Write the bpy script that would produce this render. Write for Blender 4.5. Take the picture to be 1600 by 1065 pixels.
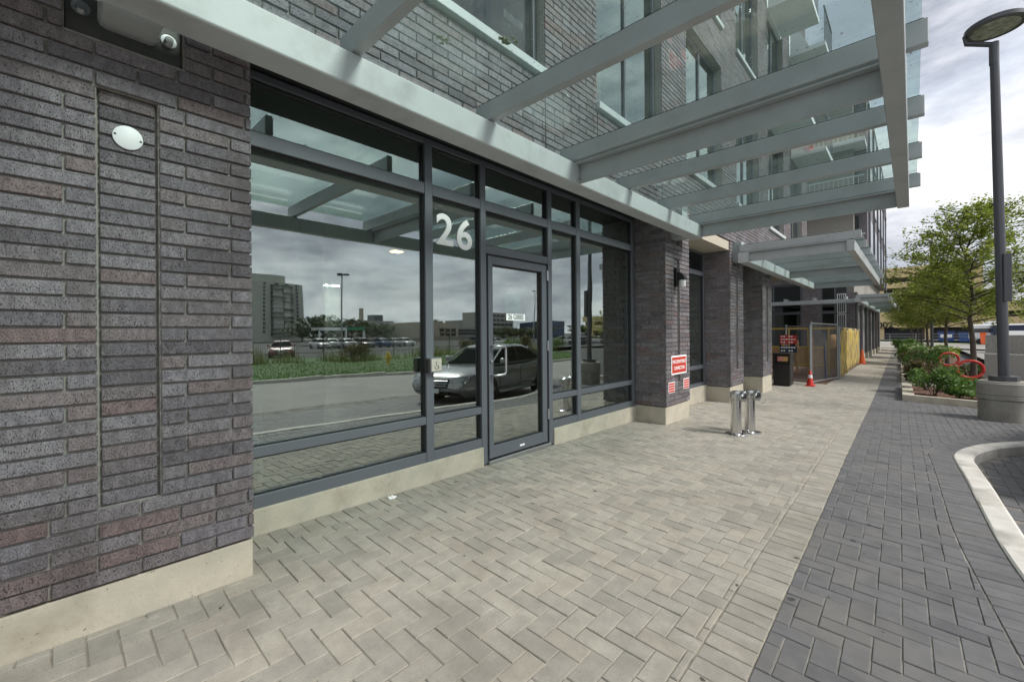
import bpy, bmesh, math, random
from mathutils import Vector, Matrix
R = math.radians
random.seed(7)
for o in list(bpy.data.objects): bpy.data.objects.remove(o)
S = bpy.context.scene
COL = S.collection

# ------------------------------------------------------------------ camera
FPX, U0, V0, ROLL = 673.0, 800.0, 520.0, 0.008          # focal length and principal point in photo pixels (1600 wide)
YAW = math.atan2(626, FPX)
CX, CZ = 3.24, 1.35
cd = bpy.data.cameras.new('camera'); cam = bpy.data.objects.new('camera', cd); COL.objects.link(cam)
cd.sensor_fit = 'HORIZONTAL'; cd.sensor_width = 36; cd.lens = 36 * FPX / 1600
cd.shift_y = -(532.5 - V0) / 1600
cd.clip_start = 0.05; cd.clip_end = 3000
cam.location = (CX, 0, CZ)
cam.rotation_euler = (Matrix.Rotation(YAW, 4, 'Z') @ Matrix.Rotation(R(90), 4, 'X') @ Matrix.Rotation(-ROLL, 4, 'Z')).to_euler()
S.camera = cam

# ------------------------------------------------------------------ sky and sun
SUN_EL, SUN_AZ = R(44), R(70)          # azimuth measured from +Y towards +X
W = bpy.data.worlds.new('World'); S.world = W; W.use_nodes = True
nt = W.node_tree; nt.nodes.clear()
def N(t, **k):
    n = nt.nodes.new(t)
    for a, b in k.items(): setattr(n, a, b)
    return n
wo = N('ShaderNodeOutputWorld'); bg = N('ShaderNodeBackground')
sky = N('ShaderNodeTexSky', sky_type='NISHITA'); sky.sun_disc = False
sky.sun_elevation = SUN_EL; sky.sun_rotation = SUN_AZ
sky.air_density = 1.0; sky.dust_density = 2.0
tc = N('ShaderNodeTexCoord'); mp = N('ShaderNodeMapping'); mp.inputs['Scale'].default_value = (1.0, 1.0, 3.0)
n1 = N('ShaderNodeTexNoise'); n1.inputs['Scale'].default_value = 2.5; n1.inputs['Detail'].default_value = 10; n1.inputs['Roughness'].default_value = .6; n1.inputs['Distortion'].default_value = .25
mp2 = N('ShaderNodeMapping'); mp2.inputs['Scale'].default_value = (1.0, 1.0, 2.4); mp2.inputs['Location'].default_value = (3.1, 1.7, .4)
n2 = N('ShaderNodeTexNoise'); n2.inputs['Scale'].default_value = 3.2; n2.inputs['Detail'].default_value = 8
rc = N('ShaderNodeValToRGB')            # cloud brightness
rc.color_ramp.elements[0].position = .38; rc.color_ramp.elements[0].color = (1.75, 1.86, 2.15, 1)
rc.color_ramp.elements[1].position = .62; rc.color_ramp.elements[1].color = (5.0, 5.0, 5.0, 1)
e = rc.color_ramp.elements.new(.5); e.color = (3.15, 3.24, 3.5, 1)
rm = N('ShaderNodeValToRGB'); rm.color_ramp.elements[0].position = .28; rm.color_ramp.elements[1].position = .5   # cover
rm.color_ramp.elements[0].color = (.8, .8, .8, 1); rm.color_ramp.elements[1].color = (1, 1, 1, 1)
mx = N('ShaderNodeMix', data_type='RGBA')
L = nt.links.new
L(tc.outputs['Generated'], mp.inputs[0]); L(mp.outputs[0], n1.inputs['Vector']); L(n1.outputs['Fac'], rc.inputs[0])
L(tc.outputs['Generated'], mp2.inputs[0]); L(mp2.outputs[0], n2.inputs['Vector']); L(n2.outputs['Fac'], rm.inputs[0])
L(rm.outputs[0], mx.inputs['Factor']); L(sky.outputs[0], mx.inputs['A']); L(rc.outputs[0], mx.inputs['B'])
L(mx.outputs['Result'], bg.inputs[0]); bg.inputs[1].default_value = .10
L(bg.outputs[0], wo.inputs[0])
sl = bpy.data.lights.new('sun', 'SUN'); sl.energy = 1.5; sl.angle = R(16); sl.color = (1, .955, .89)
so = bpy.data.objects.new('sun', sl); COL.objects.link(so)
sd = Vector((math.sin(SUN_AZ) * math.cos(SUN_EL), math.cos(SUN_AZ) * math.cos(SUN_EL), math.sin(SUN_EL)))
so.rotation_euler = sd.to_track_quat('Z', 'Y').to_euler()
S.view_settings.view_transform = 'Standard'; S.view_settings.look = 'None'; S.view_settings.gamma = 1
S.view_settings.exposure = 1.42
S.render.engine = 'CYCLES'
S.cycles.max_bounces = 8; S.cycles.transparent_max_bounces = 16; S.cycles.glossy_bounces = 4; S.cycles.diffuse_bounces = 3

# ------------------------------------------------------------------ places: ground height, pixel to point
def interp(x, xs, ys):
    if x <= xs[0]: return ys[0]
    for a, b, c, d in zip(xs, xs[1:], ys, ys[1:]):
        if x <= b: return c + (d - c) * (x - a) / (b - a)
    return ys[-1]
def gz(x, y):
    return -0.038 * min(max(x, -.5), 9) - interp(y, [-30, 1, 6.4, 9.6, 12.3, 16, 40, 90], [-.31, 0, .055, .115, .193, .25, .36, .5])
fw = Vector((-math.sin(YAW), math.cos(YAW), 0)); rt = Vector((math.cos(YAW), math.sin(YAW), 0)); CAM = Vector((CX, 0, CZ))
def ray(px, py):
    du, dv = px - U0, py - V0
    return fw + rt * ((du - ROLL * dv) / FPX) - Vector((0, 0, 1)) * ((dv + ROLL * du) / FPX)
GLASS_X = -.06
def onX(px, py, X): d = ray(px, py); return CAM + d * ((X - CX) / d.x)
def onY(px, py, Y): d = ray(px, py); return CAM + d * (Y / d.y)
def mirrored(px, py, X):          # the point at distance X from the facade that the glass shows at this pixel
    p = onX(px, py, 2 * GLASS_X - X); return Vector((X, p.y, p.z))

# ------------------------------------------------------------------ mesh helper
class MB:
    def __init__(s): s.v = []; s.f = []
    def add(s, vs, fs):
        b = len(s.v); s.v += [tuple(v) for v in vs]; s.f += [tuple(b + i for i in f) for f in fs]; return s
    def box(s, x0, x1, y0, y1, z0, z1):
        return s.add([(x0,y0,z0),(x1,y0,z0),(x1,y1,z0),(x0,y1,z0),(x0,y0,z1),(x1,y0,z1),(x1,y1,z1),(x0,y1,z1)],
                     [(3,2,1,0),(4,5,6,7),(0,1,5,4),(1,2,6,5),(2,3,7,6),(3,0,4,7)])
    def cbox(s, x0, x1, y0, y1, z0, z1, c=.005):     # box with chamfered edges
        b = bmesh.new(); bmesh.ops.create_cube(b, size=1)
        for v in b.verts: v.co = Vector(((x0+x1)/2 + v.co.x*(x1-x0), (y0+y1)/2 + v.co.y*(y1-y0), (z0+z1)/2 + v.co.z*(z1-z0)))
        bmesh.ops.bevel(b, geom=b.edges[:], offset=min(c, (x1-x0)*.45, (y1-y0)*.45, (z1-z0)*.45), segments=1, affect='EDGES')
        b.verts.index_update()
        s.add([v.co[:] for v in b.verts], [tuple(v.index for v in f.verts) for f in b.faces]); b.free(); return s
    def prism(s, pts, d):            # polygon pts (3d) pushed by vector d
        n = len(pts); d = Vector(d); a = [Vector(p) for p in pts]
        return s.add([p[:] for p in a] + [(p + d)[:] for p in a],
                     [tuple(reversed(range(n))), tuple(range(n, 2*n))] + [(i, (i+1) % n, n + (i+1) % n, n + i) for i in range(n)])
    def tube(s, pts, r, seg=10, cap=True):
        pts = [Vector(p) for p in pts]; k = len(pts)
        rs = r if isinstance(r, (list, tuple)) else [r] * k
        vs = []; fs = []
        for i, p in enumerate(pts):
            t = (pts[min(i+1, k-1)] - pts[max(i-1, 0)])
            t = t.normalized() if t.length > 1e-9 else Vector((0, 0, 1))
            a = Vector((0, 0, 1)) if abs(t.z) < .95 else Vector((1, 0, 0))
            u = t.cross(a).normalized(); w = t.cross(u).normalized()
            for j in range(seg):
                th = 2 * math.pi * j / seg
                vs.append((p + u * (math.cos(th) * rs[i]) + w * (math.sin(th) * rs[i]))[:])
        for i in range(k - 1):
            for j in range(seg):
                fs.append((i*seg + j, i*seg + (j+1) % seg, (i+1)*seg + (j+1) % seg, (i+1)*seg + j))
        if cap: fs.append(tuple(range(seg))); fs.append(tuple(reversed(range((k-1)*seg, k*seg))))
        return s.add(vs, fs)
    def lathe(s, c, prof, seg=32):   # prof: (radius, z)
        k = len(prof); vs = []; fs = []
        for r_, z in prof:
            for j in range(seg):
                th = 2 * math.pi * j / seg; vs.append((c[0] + r_*math.cos(th), c[1] + r_*math.sin(th), c[2] + z))
        for i in range(k - 1):
            for j in range(seg): fs.append((i*seg + j, i*seg + (j+1) % seg, (i+1)*seg + (j+1) % seg, (i+1)*seg + j))
        fs.append(tuple(reversed(range(seg)))); fs.append(tuple(range((k-1)*seg, k*seg)))
        return s.add(vs, fs)
    def loft(s, rings, cap=True, closed=True):
        n = len(rings[0]); vs = [tuple(p) for r_ in rings for p in r_]; fs = []
        for i in range(len(rings) - 1):
            for j in range(n if closed else n - 1): fs.append((i*n + j, i*n + (j+1) % n, (i+1)*n + (j+1) % n, (i+1)*n + j))
        if cap: fs.append(tuple(reversed(range(n)))); fs.append(tuple(range((len(rings)-1)*n, len(rings)*n)))
        return s.add(vs, fs)
    def mesh(s, name, mat=None, smooth=False, sharp=None):
        me = bpy.data.meshes.new(name); me.from_pydata(s.v, [], s.f)
        if mat: me.materials.append(mat)
        b = bmesh.new(); b.from_mesh(me); bmesh.ops.recalc_face_normals(b, faces=b.faces)
        if smooth:
            for f in b.faces: f.smooth = True
            for e_ in b.edges:
                if len(e_.link_faces) == 2 and e_.calc_face_angle(0) > R(sharp or 38): e_.smooth = False
        b.to_mesh(me); b.free()
        return me
    def build(s, name, mat, parent=None, smooth=False, kind=None, recalc=True):
        o = bpy.data.objects.new(name, s.mesh(name, mat, smooth)); COL.objects.link(o)
        if parent: attach(o, parent)
        if kind: o['kind'] = kind
        return o
def attach(o, parent):
    o.parent = parent
    o.matrix_parent_inverse = Matrix.Identity(4)
    m = Matrix.Identity(4); p = parent
    while p:
        m = p.matrix_basis @ m; p = p.parent
    o.matrix_basis = m.inverted() @ o.matrix_basis
def tag(o, label, cat, group=None):
    o['label'] = label; o['category'] = cat
    if group: o['group'] = group
    return o
def empty(name, loc=(0, 0, 0), rz=0):
    o = bpy.data.objects.new(name, None); COL.objects.link(o); o.location = loc; o.rotation_euler = (0, 0, rz); o.empty_display_size = .2
    return o
def inst(name, me, parent, loc, rz=0, scale=None):
    o = bpy.data.objects.new(name, me); COL.objects.link(o); o.location = loc; o.rotation_euler = (0, 0, rz)
    if scale: o.scale = scale
    if parent: attach(o, parent)
    return o
def copy_tree(o, parent=None):
    c = o.copy(); COL.objects.link(c); c.parent = parent
    for ch in o.children: copy_tree(ch, c)
    return c
def text_mesh(txt, size, mat, name, thick=.0015, bold=.0, squeeze=1):
    cu = bpy.data.curves.new(name, 'FONT'); cu.body = txt; cu.size = size; cu.extrude = thick; cu.offset = bold
    cu.align_x = 'CENTER'; cu.align_y = 'CENTER'
    o = bpy.data.objects.new(name, cu); COL.objects.link(o)
    bpy.context.view_layer.update()
    me = bpy.data.meshes.new_from_object(o.evaluated_get(bpy.context.evaluated_depsgraph_get()))
    bpy.data.objects.remove(o); me.materials.clear(); me.materials.append(mat)
    for v in me.vertices: v.co.x *= squeeze
    return me
FACE_X = Matrix.Rotation(R(90), 4, 'Z') @ Matrix.Rotation(R(90), 4, 'X')     # text in XY plane -> reads when seen from +X
FACE_Y = Matrix.Rotation(R(90), 4, 'X')                                       # reads when seen from -Y
def put(name, me, parent, loc, rot, ry=0):
    o = bpy.data.objects.new(name, me); COL.objects.link(o)
    o.matrix_basis = Matrix.Translation(loc) @ rot @ Matrix.Rotation(ry, 4, 'Z')
    if parent: attach(o, parent)
    return o

# ------------------------------------------------------------------ materials
def M(name, col, col2=None, scale=6, rough=.6, metal=0, bump=0, bscale=60, rnd=0, speck=None, sscale=120, sthr=.62, stretch=(1,1,1), coat=0, dirt=None, dscale=1.3, spec=.5, spots=None, pale=None):
    m = bpy.data.materials.new(name); m.use_nodes = True; t = m.node_tree; b = t.nodes['Principled BSDF']
    lk = t.links.new
    b.inputs['Roughness'].default_value = rough; b.inputs['Metallic'].default_value = metal
    b.inputs['Specular IOR Level'].default_value = spec
    if coat: b.inputs['Coat Weight'].default_value = coat; b.inputs['Coat Roughness'].default_value = .03
    g = t.nodes.new('ShaderNodeNewGeometry'); mp_ = t.nodes.new('ShaderNodeMapping'); mp_.inputs['Scale'].default_value = stretch
    lk(g.outputs['Position'], mp_.inputs[0])
    def noise(sc, det=5, r=.6):
        n = t.nodes.new('ShaderNodeTexNoise'); n.inputs['Scale'].default_value = sc; n.inputs['Detail'].default_value = det; n.inputs['Roughness'].default_value = r
        lk(mp_.outputs[0], n.inputs['Vector']); return n
    def ramp(src, p0, p1):
        r_ = t.nodes.new('ShaderNodeMapRange'); r_.inputs['From Min'].default_value = p0; r_.inputs['From Max'].default_value = p1
        lk(src, r_.inputs['Value']); return r_.outputs[0]
    def mix(f, a, c, mode='MIX'):
        x = t.nodes.new('ShaderNodeMix'); x.data_type = 'RGBA'; x.blend_type = mode
        if hasattr(f, 'links') or hasattr(f, 'is_linked'): lk(f, x.inputs['Factor'])
        else: x.inputs['Factor'].default_value = f
        for s_, k in ((a, 'A'), (c, 'B')):
            if isinstance(s_, tuple): x.inputs[k].default_value = s_ + (1,)
            else: lk(s_, x.inputs[k])
        return x.outputs['Result']
    cur = col
    if col2: cur = mix(ramp(noise(scale).outputs['Fac'], .35, .65), col, col2)
    if rnd:
        oi = t.nodes.new('ShaderNodeObjectInfo'); ad = t.nodes.new('ShaderNodeMath'); ad.operation = 'ADD'
        lk(oi.outputs['Random'], ad.inputs[0]); lk(g.outputs['Random Per Island'], ad.inputs[1])
        fr = t.nodes.new('ShaderNodeMath'); fr.operation = 'FRACT'; lk(ad.outputs[0], fr.inputs[0])
        if isinstance(rnd, list):
            cr = t.nodes.new('ShaderNodeValToRGB'); cr.color_ramp.interpolation = 'LINEAR'
            els = cr.color_ramp.elements
            while len(els) < len(rnd): els.new(.5)
            for e_, (p, c) in zip(els, rnd): e_.position = p; e_.color = c + (1,)
            lk(fr.outputs[0], cr.inputs[0])
            cur = mix(1.0, cur, cr.outputs[0], 'MULTIPLY')
        else:
            mr = t.nodes.new('ShaderNodeMapRange'); mr.inputs['To Min'].default_value = 1 - rnd; mr.inputs['To Max'].default_value = 1 + rnd
            lk(fr.outputs[0], mr.inputs['Value']); cur = mix(1.0, cur, mr.outputs[0], 'MULTIPLY')
    if dirt: cur = mix(ramp(noise(dscale, 8, .65).outputs['Fac'], .5, .78), cur, dirt)
    if pale: cur = mix(ramp(noise(4.2, 9, .72).outputs['Fac'], .60, .80), cur, pale)
    if spots: cur = mix(ramp(noise(11, 2, .4).outputs['Fac'], .755, .765), cur, spots)
    sp = None
    if speck:
        sp = ramp(noise(sscale, 3, .55).outputs['Fac'], sthr, sthr + .05); cur = mix(sp, cur, speck)
    if isinstance(cur, tuple): b.inputs['Base Color'].default_value = cur + (1,)
    else: lk(cur, b.inputs['Base Color'])
    if bump:
        bp = t.nodes.new('ShaderNodeBump'); bp.inputs['Strength'].default_value = bump; bp.inputs['Distance'].default_value = .01
        h = noise(bscale, 6).outputs['Fac']
        if sp is not None:
            su = t.nodes.new('ShaderNodeMath'); su.operation = 'SUBTRACT'; lk(h, su.inputs[0]); lk(sp, su.inputs[1]); h = su.outputs[0]
        lk(h, bp.inputs['Height']); lk(bp.outputs[0], b.inputs['Normal'])
    return m
def glass_mat(name, tint, refl, rough=0.0, dirt=0, wave=0):
    m = bpy.data.materials.new(name); m.use_nodes = True; t = m.node_tree; t.nodes.clear(); lk = t.links.new
    o = t.nodes.new('ShaderNodeOutputMaterial'); tr = t.nodes.new('ShaderNodeBsdfTransparent'); tr.inputs[0].default_value = tint + (1,)
    gl = t.nodes.new('ShaderNodeBsdfGlossy'); gl.inputs['Roughness'].default_value = rough; gl.inputs[0].default_value = (.93, 1, .98, 1)
    fr = t.nodes.new('ShaderNodeLayerWeight'); pw = t.nodes.new('ShaderNodeMath'); pw.operation = 'POWER'; pw.inputs[1].default_value = 4.5; lk(fr.outputs['Facing'], pw.inputs[0])
    mr = t.nodes.new('ShaderNodeMapRange'); mr.inputs['To Min'].default_value = refl; mr.inputs['To Max'].default_value = 1.0
    lk(pw.outputs[0], mr.inputs['Value'])
    mx_ = t.nodes.new('ShaderNodeMixShader'); lk(mr.outputs[0], mx_.inputs[0]); lk(tr.outputs[0], mx_.inputs[1]); lk(gl.outputs[0], mx_.inputs[2])
    last = mx_
    if wave:
        gw = t.nodes.new('ShaderNodeNewGeometry'); nw = t.nodes.new('ShaderNodeTexNoise'); nw.inputs['Scale'].default_value = 1.6; nw.inputs['Detail'].default_value = 1
        bw = t.nodes.new('ShaderNodeBump'); bw.inputs['Strength'].default_value = wave; bw.inputs['Distance'].default_value = .1
        lk(gw.outputs['Position'], nw.inputs['Vector']); lk(nw.outputs['Fac'], bw.inputs['Height']); lk(bw.outputs[0], gl.inputs['Normal'])
    if dirt:
        g = t.nodes.new('ShaderNodeNewGeometry'); df = t.nodes.new('ShaderNodeBsdfDiffuse')
        nz = t.nodes.new('ShaderNodeTexNoise'); nz.inputs['Scale'].default_value = 34; nz.inputs['Detail'].default_value = 3
        nb = t.nodes.new('ShaderNodeTexNoise'); nb.inputs['Scale'].default_value = 1.4; nb.inputs['Detail'].default_value = 7; nb.inputs['Roughness'].default_value = .7
        cl = t.nodes.new('ShaderNodeTexNoise'); cl.inputs['Scale'].default_value = 2.2
        for n in (nz, nb, cl): lk(g.outputs['Position'], n.inputs['Vector'])
        a = t.nodes.new('ShaderNodeMapRange'); a.inputs['From Min'].default_value = .685; a.inputs['From Max'].default_value = .71; lk(nz.outputs['Fac'], a.inputs['Value'])
        b_ = t.nodes.new('ShaderNodeMapRange'); b_.inputs['From Min'].default_value = .35; b_.inputs['From Max'].default_value = .8; b_.inputs['To Max'].default_value = dirt; lk(nb.outputs['Fac'], b_.inputs['Value'])
        mxm = t.nodes.new('ShaderNodeMath'); mxm.operation = 'MAXIMUM'; lk(b_.outputs[0], mxm.inputs[0])
        mu = t.nodes.new('ShaderNodeMath'); mu.operation = 'MULTIPLY'; mu.inputs[1].default_value = .75; lk(a.outputs[0], mu.inputs[0]); lk(mu.outputs[0], mxm.inputs[1])
        cr = t.nodes.new('ShaderNodeValToRGB'); cr.color_ramp.elements[0].color = (.06, .07, .06, 1); cr.color_ramp.elements[1].color = (.55, .57, .55, 1)
        cr.color_ramp.elements[0].position = .42; cr.color_ramp.elements[1].position = .5; lk(cl.outputs['Fac'], cr.inputs[0]); lk(cr.outputs[0], df.inputs[0])
        m2 = t.nodes.new('ShaderNodeMixShader'); lk(mxm.outputs[0], m2.inputs[0]); lk(mx_.outputs[0], m2.inputs[1]); lk(df.outputs[0], m2.inputs[2]); last = m2
    lk(last.outputs[0], o.inputs[0]); return m
def emit_mat(name, col, st):
    m = bpy.data.materials.new(name); m.use_nodes = True; b = m.node_tree.nodes['Principled BSDF']
    b.inputs['Base Color'].default_value = col + (1,); b.inputs['Emission Color'].default_value = col + (1,); b.inputs['Emission Strength'].default_value = st
    return m
def leaf_mat(name, c1, c2, c3):
    m = bpy.data.materials.new(name); m.use_nodes = True; t = m.node_tree; t.nodes.clear(); lk = t.links.new
    o = t.nodes.new('ShaderNodeOutputMaterial'); g = t.nodes.new('ShaderNodeNewGeometry')
    cr = t.nodes.new('ShaderNodeValToRGB'); els = cr.color_ramp.elements; els.new(.5)
    for e_, p, c in zip(els, (0, .5, 1), (c1, c2, c3)): e_.position = p; e_.color = c + (1,)
    lk(g.outputs['Random Per Island'], cr.inputs[0])
    d = t.nodes.new('ShaderNodeBsdfPrincipled'); d.inputs['Roughness'].default_value = .5; d.inputs['Specular IOR Level'].default_value = .3; lk(cr.outputs[0], d.inputs['Base Color'])
    tl = t.nodes.new('ShaderNodeBsdfTranslucent'); lk(cr.outputs[0], tl.inputs[0])
    x = t.nodes.new('ShaderNodeMixShader'); x.inputs[0].default_value = .4; lk(d.outputs[0], x.inputs[1]); lk(tl.outputs[0], x.inputs[2]); lk(x.outputs[0], o.inputs[0])
    return m

BR = [(0, (.62, .60, .64)), (.22, (.95, .94, 1.0)), (.5, (1.22, 1.22, 1.27)), (.72, (.92, .88, .89)), (.9, (1.06, .95, .93)), (1, (.98, .75, .71))]
mat_brick = M('ironspot_brick', (.15, .139, .146), (.235, .22, .227), 22, .58, bump=1.0, bscale=110, rnd=BR, speck=(.04, .036, .037), sscale=175, sthr=.595, stretch=(1.6, 1.6, .7), dirt=(.10, .082, .08), dscale=2.2)
mat_mortar = M('mortar', (.31, .30, .27), (.23, .22, .20), 25, .9, bump=.5, bscale=160)
mat_conc = M('pale_concrete', (.50, .46, .37), (.42, .39, .32), 5, .85, bump=.25, bscale=70, speck=(.13, .12, .1), sscale=75, sthr=.675, dirt=(.31, .275, .21), dscale=3.2)
mat_curb = M('curb_concrete', (.60, .585, .54), (.50, .485, .45), 6, .85, bump=.3, bscale=80, dirt=(.34, .31, .26), dscale=3.5)
mat_greyconc = M('grey_concrete', (.33, .32, .285), (.26, .25, .225), 5, .85, bump=.3, bscale=60, speck=(.1, .1, .09), sscale=60, sthr=.69, dirt=(.16, .155, .13), dscale=2.2)
PV = [(0, (.86, .86, .86)), (.4, (1, 1, 1)), (.7, (1.08, 1.08, 1.06)), (.9, (1.02, .99, .955)), (1, (1.12, 1.1, 1.07))]
mat_paver = M('light_grey_paver', (.365, .345, .30), (.295, .278, .243), 9, .85, bump=.6, bscale=220, rnd=PV, speck=(.16, .15, .125), sscale=240, sthr=.62, dirt=(.205, .188, .158), dscale=1.2, spots=(.07, .065, .055), pale=(.47, .45, .41))
mat_paverd = M('charcoal_paver', (.125, .126, .132), (.092, .093, .099), 9, .68, bump=.4, bscale=220, rnd=PV, speck=(.17, .17, .17), sscale=260, sthr=.66, dirt=(.155, .148, .135), dscale=1.2, spots=(.04, .04, .04), pale=(.19, .19, .19))
mat_joint = M('jointing_sand', (.42, .38, .31), (.16, .145, .12), 5, .95, bump=.5, bscale=200)
mat_jointd = M('grey_jointing_sand', (.29, .275, .24), (.09, .085, .078), 5, .95, bump=.5, bscale=200)
mat_frame = M('anodised_frame', (.135, .148, .168), None, rough=.42, metal=.25, bump=.03, bscale=300)
mat_black = M('black_gasket', (.012, .012, .013), rough=.5)
mat_steel = M('painted_steel', (.40, .43, .44), (.37, .40, .41), 3, .42, bump=.06, bscale=18, dirt=(.30, .32, .32), dscale=2.5)
mat_steel2 = M('silver_painted_steel', (.50, .53, .54), (.47, .50, .51), 4, .45, bump=.06, bscale=14, dirt=(.36, .38, .38), dscale=3)
mat_glass = glass_mat('storefront_glass', (.56, .65, .60), .37, wave=.012)
mat_canglass = glass_mat('canopy_glass', (.87, .955, .94), .06, dirt=.10)
mat_chrome = M('polished_steel', (.62, .62, .62), rough=.16, metal=1)
mat_brushed = M('brushed_steel', (.55, .56, .57), rough=.32, metal=1)
mat_white = M('white_vinyl', (.90, .91, .91), rough=.5)
mat_wpaint = M('white_panel', (.74, .76, .77), (.68, .70, .71), 2, .5)
mat_red = M('red_sign', (.52, .035, .02), rough=.45)
mat_plate = M('dark_steel_plate', (.055, .062, .058), (.09, .09, .08), 8, .55, metal=.3, bump=.2, bscale=40)
mat_beige = M('beige_soffit', (.46, .42, .34), rough=.7)
mat_dark = M('dark_soffit', (.03, .032, .035), rough=.7)
mat_lampgrey = M('lamp_paint', (.085, .09, .10), rough=.35, metal=.3)
mat_fl = M('lobby_floor', (.15, .13, .11), (.12, .10, .09), 3, .35)
mat_iw = M('lobby_wall', (.55, .55, .52), rough=.7)
mat_mat = M('entrance_mat_rib', (.10, .075, .06), rough=.8)
mat_bin = M('dark_brown_plastic', (.022, .019, .018), rough=.45)
mat_orange = M('orange_cone', (.75, .13, .03), rough=.5)
mat_redcone = M('red_cone', (.58, .03, .02), rough=.5)
mat_galv = M('galvanised_pipe', (.30, .31, .31), rough=.45, metal=.6)
mat_yellow = M('yellow_plywood', (.62, .44, .10), (.55, .36, .10), 3, .75, bump=.1)
mat_tarp = M('yellow_mesh_tarp', (.66, .47, .07), (.55, .38, .06), 5, .7, bump=.2, bscale=20)
mat_wood = M('raw_lumber', (.55, .36, .17), (.45, .28, .13), 6, .8)
mat_asph = M('asphalt', (.062, .062, .064), (.05, .05, .052), 1.5, .9, bump=.4, bscale=150)
mat_road = M('concrete_road', (.26, .25, .23), (.21, .205, .19), .8, .85, bump=.3, bscale=90)
mat_mulch = M('bark_mulch', (.14, .07, .045), (.08, .042, .028), 20, .95, bump=1, bscale=40)
mat_grass = M('lawn', (.055, .115, .022), (.04, .085, .018), .8, .9, bump=.6, bscale=40)
mat_bark = M('tree_bark', (.115, .092, .072), (.075, .06, .048), 12, .9, bump=.6, bscale=40, stretch=(1, 1, .25))
mat_leaf = leaf_mat('locust_leaf', (.16, .23, .035), (.25, .32, .05), (.38, .42, .08))
mat_leafd = leaf_mat('shrub_leaf', (.05, .11, .022), (.09, .18, .035), (.16, .26, .055))
mat_leafy = leaf_mat('yellow_green_leaf', (.20, .25, .045), (.28, .32, .065), (.36, .37, .10))
mat_leafr = leaf_mat('russet_leaf', (.10, .07, .03), (.07, .09, .03), (.15, .10, .05))
mat_flower = leaf_mat('cream_flower', (.5, .52, .32), (.62, .62, .45), (.7, .7, .55))
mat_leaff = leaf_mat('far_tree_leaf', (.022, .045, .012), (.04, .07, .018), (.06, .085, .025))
mat_reed = leaf_mat('tall_grass_blade', (.09, .13, .03), (.15, .18, .05), (.22, .22, .09))
mat_ring = M('red_powder_coat', (.55, .03, .022), rough=.35)
mat_tan = M('tan_precast', (.66, .52, .28), (.61, .48, .255), .4, .85)
mat_dkgl = M('dark_glazing', (.025, .03, .035), rough=.12, spec=.8)
mat_letter = M('black_letter', (.012, .012, .012), rough=.5)

# ================================================================== SETTING: ground
def sheet(name, xs, ys, mat, dz, xf=None, parent=None):
    m = MB(); nx = len(xs)
    for y in ys:
        for x in xs:
            X = xf(x, y) if xf else x
            m.v.append((X, y, gz(X, y) + dz))
    for j in range(len(ys) - 1):
        for i in range(nx - 1): m.f.append((j*nx + i, j*nx + i + 1, (j+1)*nx + i + 1, (j+1)*nx + i))
    o = m.build(name, mat, parent); o['kind'] = 'structure'; return o
def frange(a, b, s):
    n = max(1, int(round((b - a) / s))); return [a + (b - a) * i / n for i in range(n + 1)]
YS = frange(-6, 16, .55) + frange(16, 90, 2)[1:]
SH = .0165                                      # the paving runs a little off the facade's line
XB = lambda y: 2.755 - SH * y                   # line where light paving meets dark
YE = 66
light = sheet('light_pavement', [0, .33, .66, 1], [y for y in YS if y <= YE], mat_joint, -.006, lambda t, y: -.3 + (XB(y) + .3) * t)
dark_far = lambda y: 3.30 - SH * y
CURB = [(5.6, -6), (4.9, -3.2), (4.4, -.8), (4.08, 1.0), (3.88, 2.4), (3.724, 4.02), (3.678, 4.7), (3.655, 5.47), (3.637, 6.25), (3.607, 7.18), (3.602, 7.63), (3.708, 8.18), (3.97, 8.87), (4.405, 9.59), (5.1, 10.6), (6.0, 11.75), (7.2, 13.0), (9.0, 14.2), (12, 15)]
def smooth_path(p, n=6):
    out = []
    for i in range(len(p) - 1):
        a = Vector(p[max(i-1, 0)]); b = Vector(p[i]); c = Vector(p[i+1]); d = Vector(p[min(i+2, len(p)-1)])
        for k in range(n):
            t = k / n; out.append(.5 * ((2*b) + (-a + c)*t + (2*a - 5*b + 4*c - d)*t*t + (-a + 3*b - 3*c + d)*t**3))
    out.append(Vector(p[-1])); return out
CP = smooth_path(CURB)
def normals(P):
    ns = []
    for i, p in enumerate(P):
        t = (P[min(i+1, len(P)-1)] - P[max(i-1, 0)]).normalized(); ns.append(Vector((t.y, -t.x)))
    return ns
CN = normals(CP)                                # points into the lay-by (+X side)
# charcoal pavement base sheet: from XB out to the curb line
dk = MB(); rows = []
for p in CP:
    if p.y > 13.6: break
    rows.append(p)
n = 8
for p in rows:
    for i in range(n + 1):
        x = XB(p.y) + (p.x + .05 - XB(p.y)) * i / n; dk.v.append((x, p.y, gz(x, p.y) - .006))
for j in range(len(rows) - 1):
    for i in range(n): dk.f.append((j*(n+1) + i, j*(n+1) + i + 1, (j+1)*(n+1) + i + 1, (j+1)*(n+1) + i))
b0 = len(dk.v); ys = [y for y in frange(rows[-1].y, YE, 1.2)]
for y in ys:
    xo = rows[-1].x + .05 if y < 14.2 else 3.4 - SH * y
    for i in range(n + 1):
        x = XB(y) + (xo - XB(y)) * i / n; dk.v.append((x, y, gz(x, y) - .006))
for j in range(len(ys) - 1):
    for i in range(n): a = b0 + j*(n+1) + i; dk.f.append((a, a + 1, a + n + 2, a + n + 1))
darkp = dk.build('charcoal_pavement', mat_jointd); darkp['kind'] = 'structure'

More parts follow.
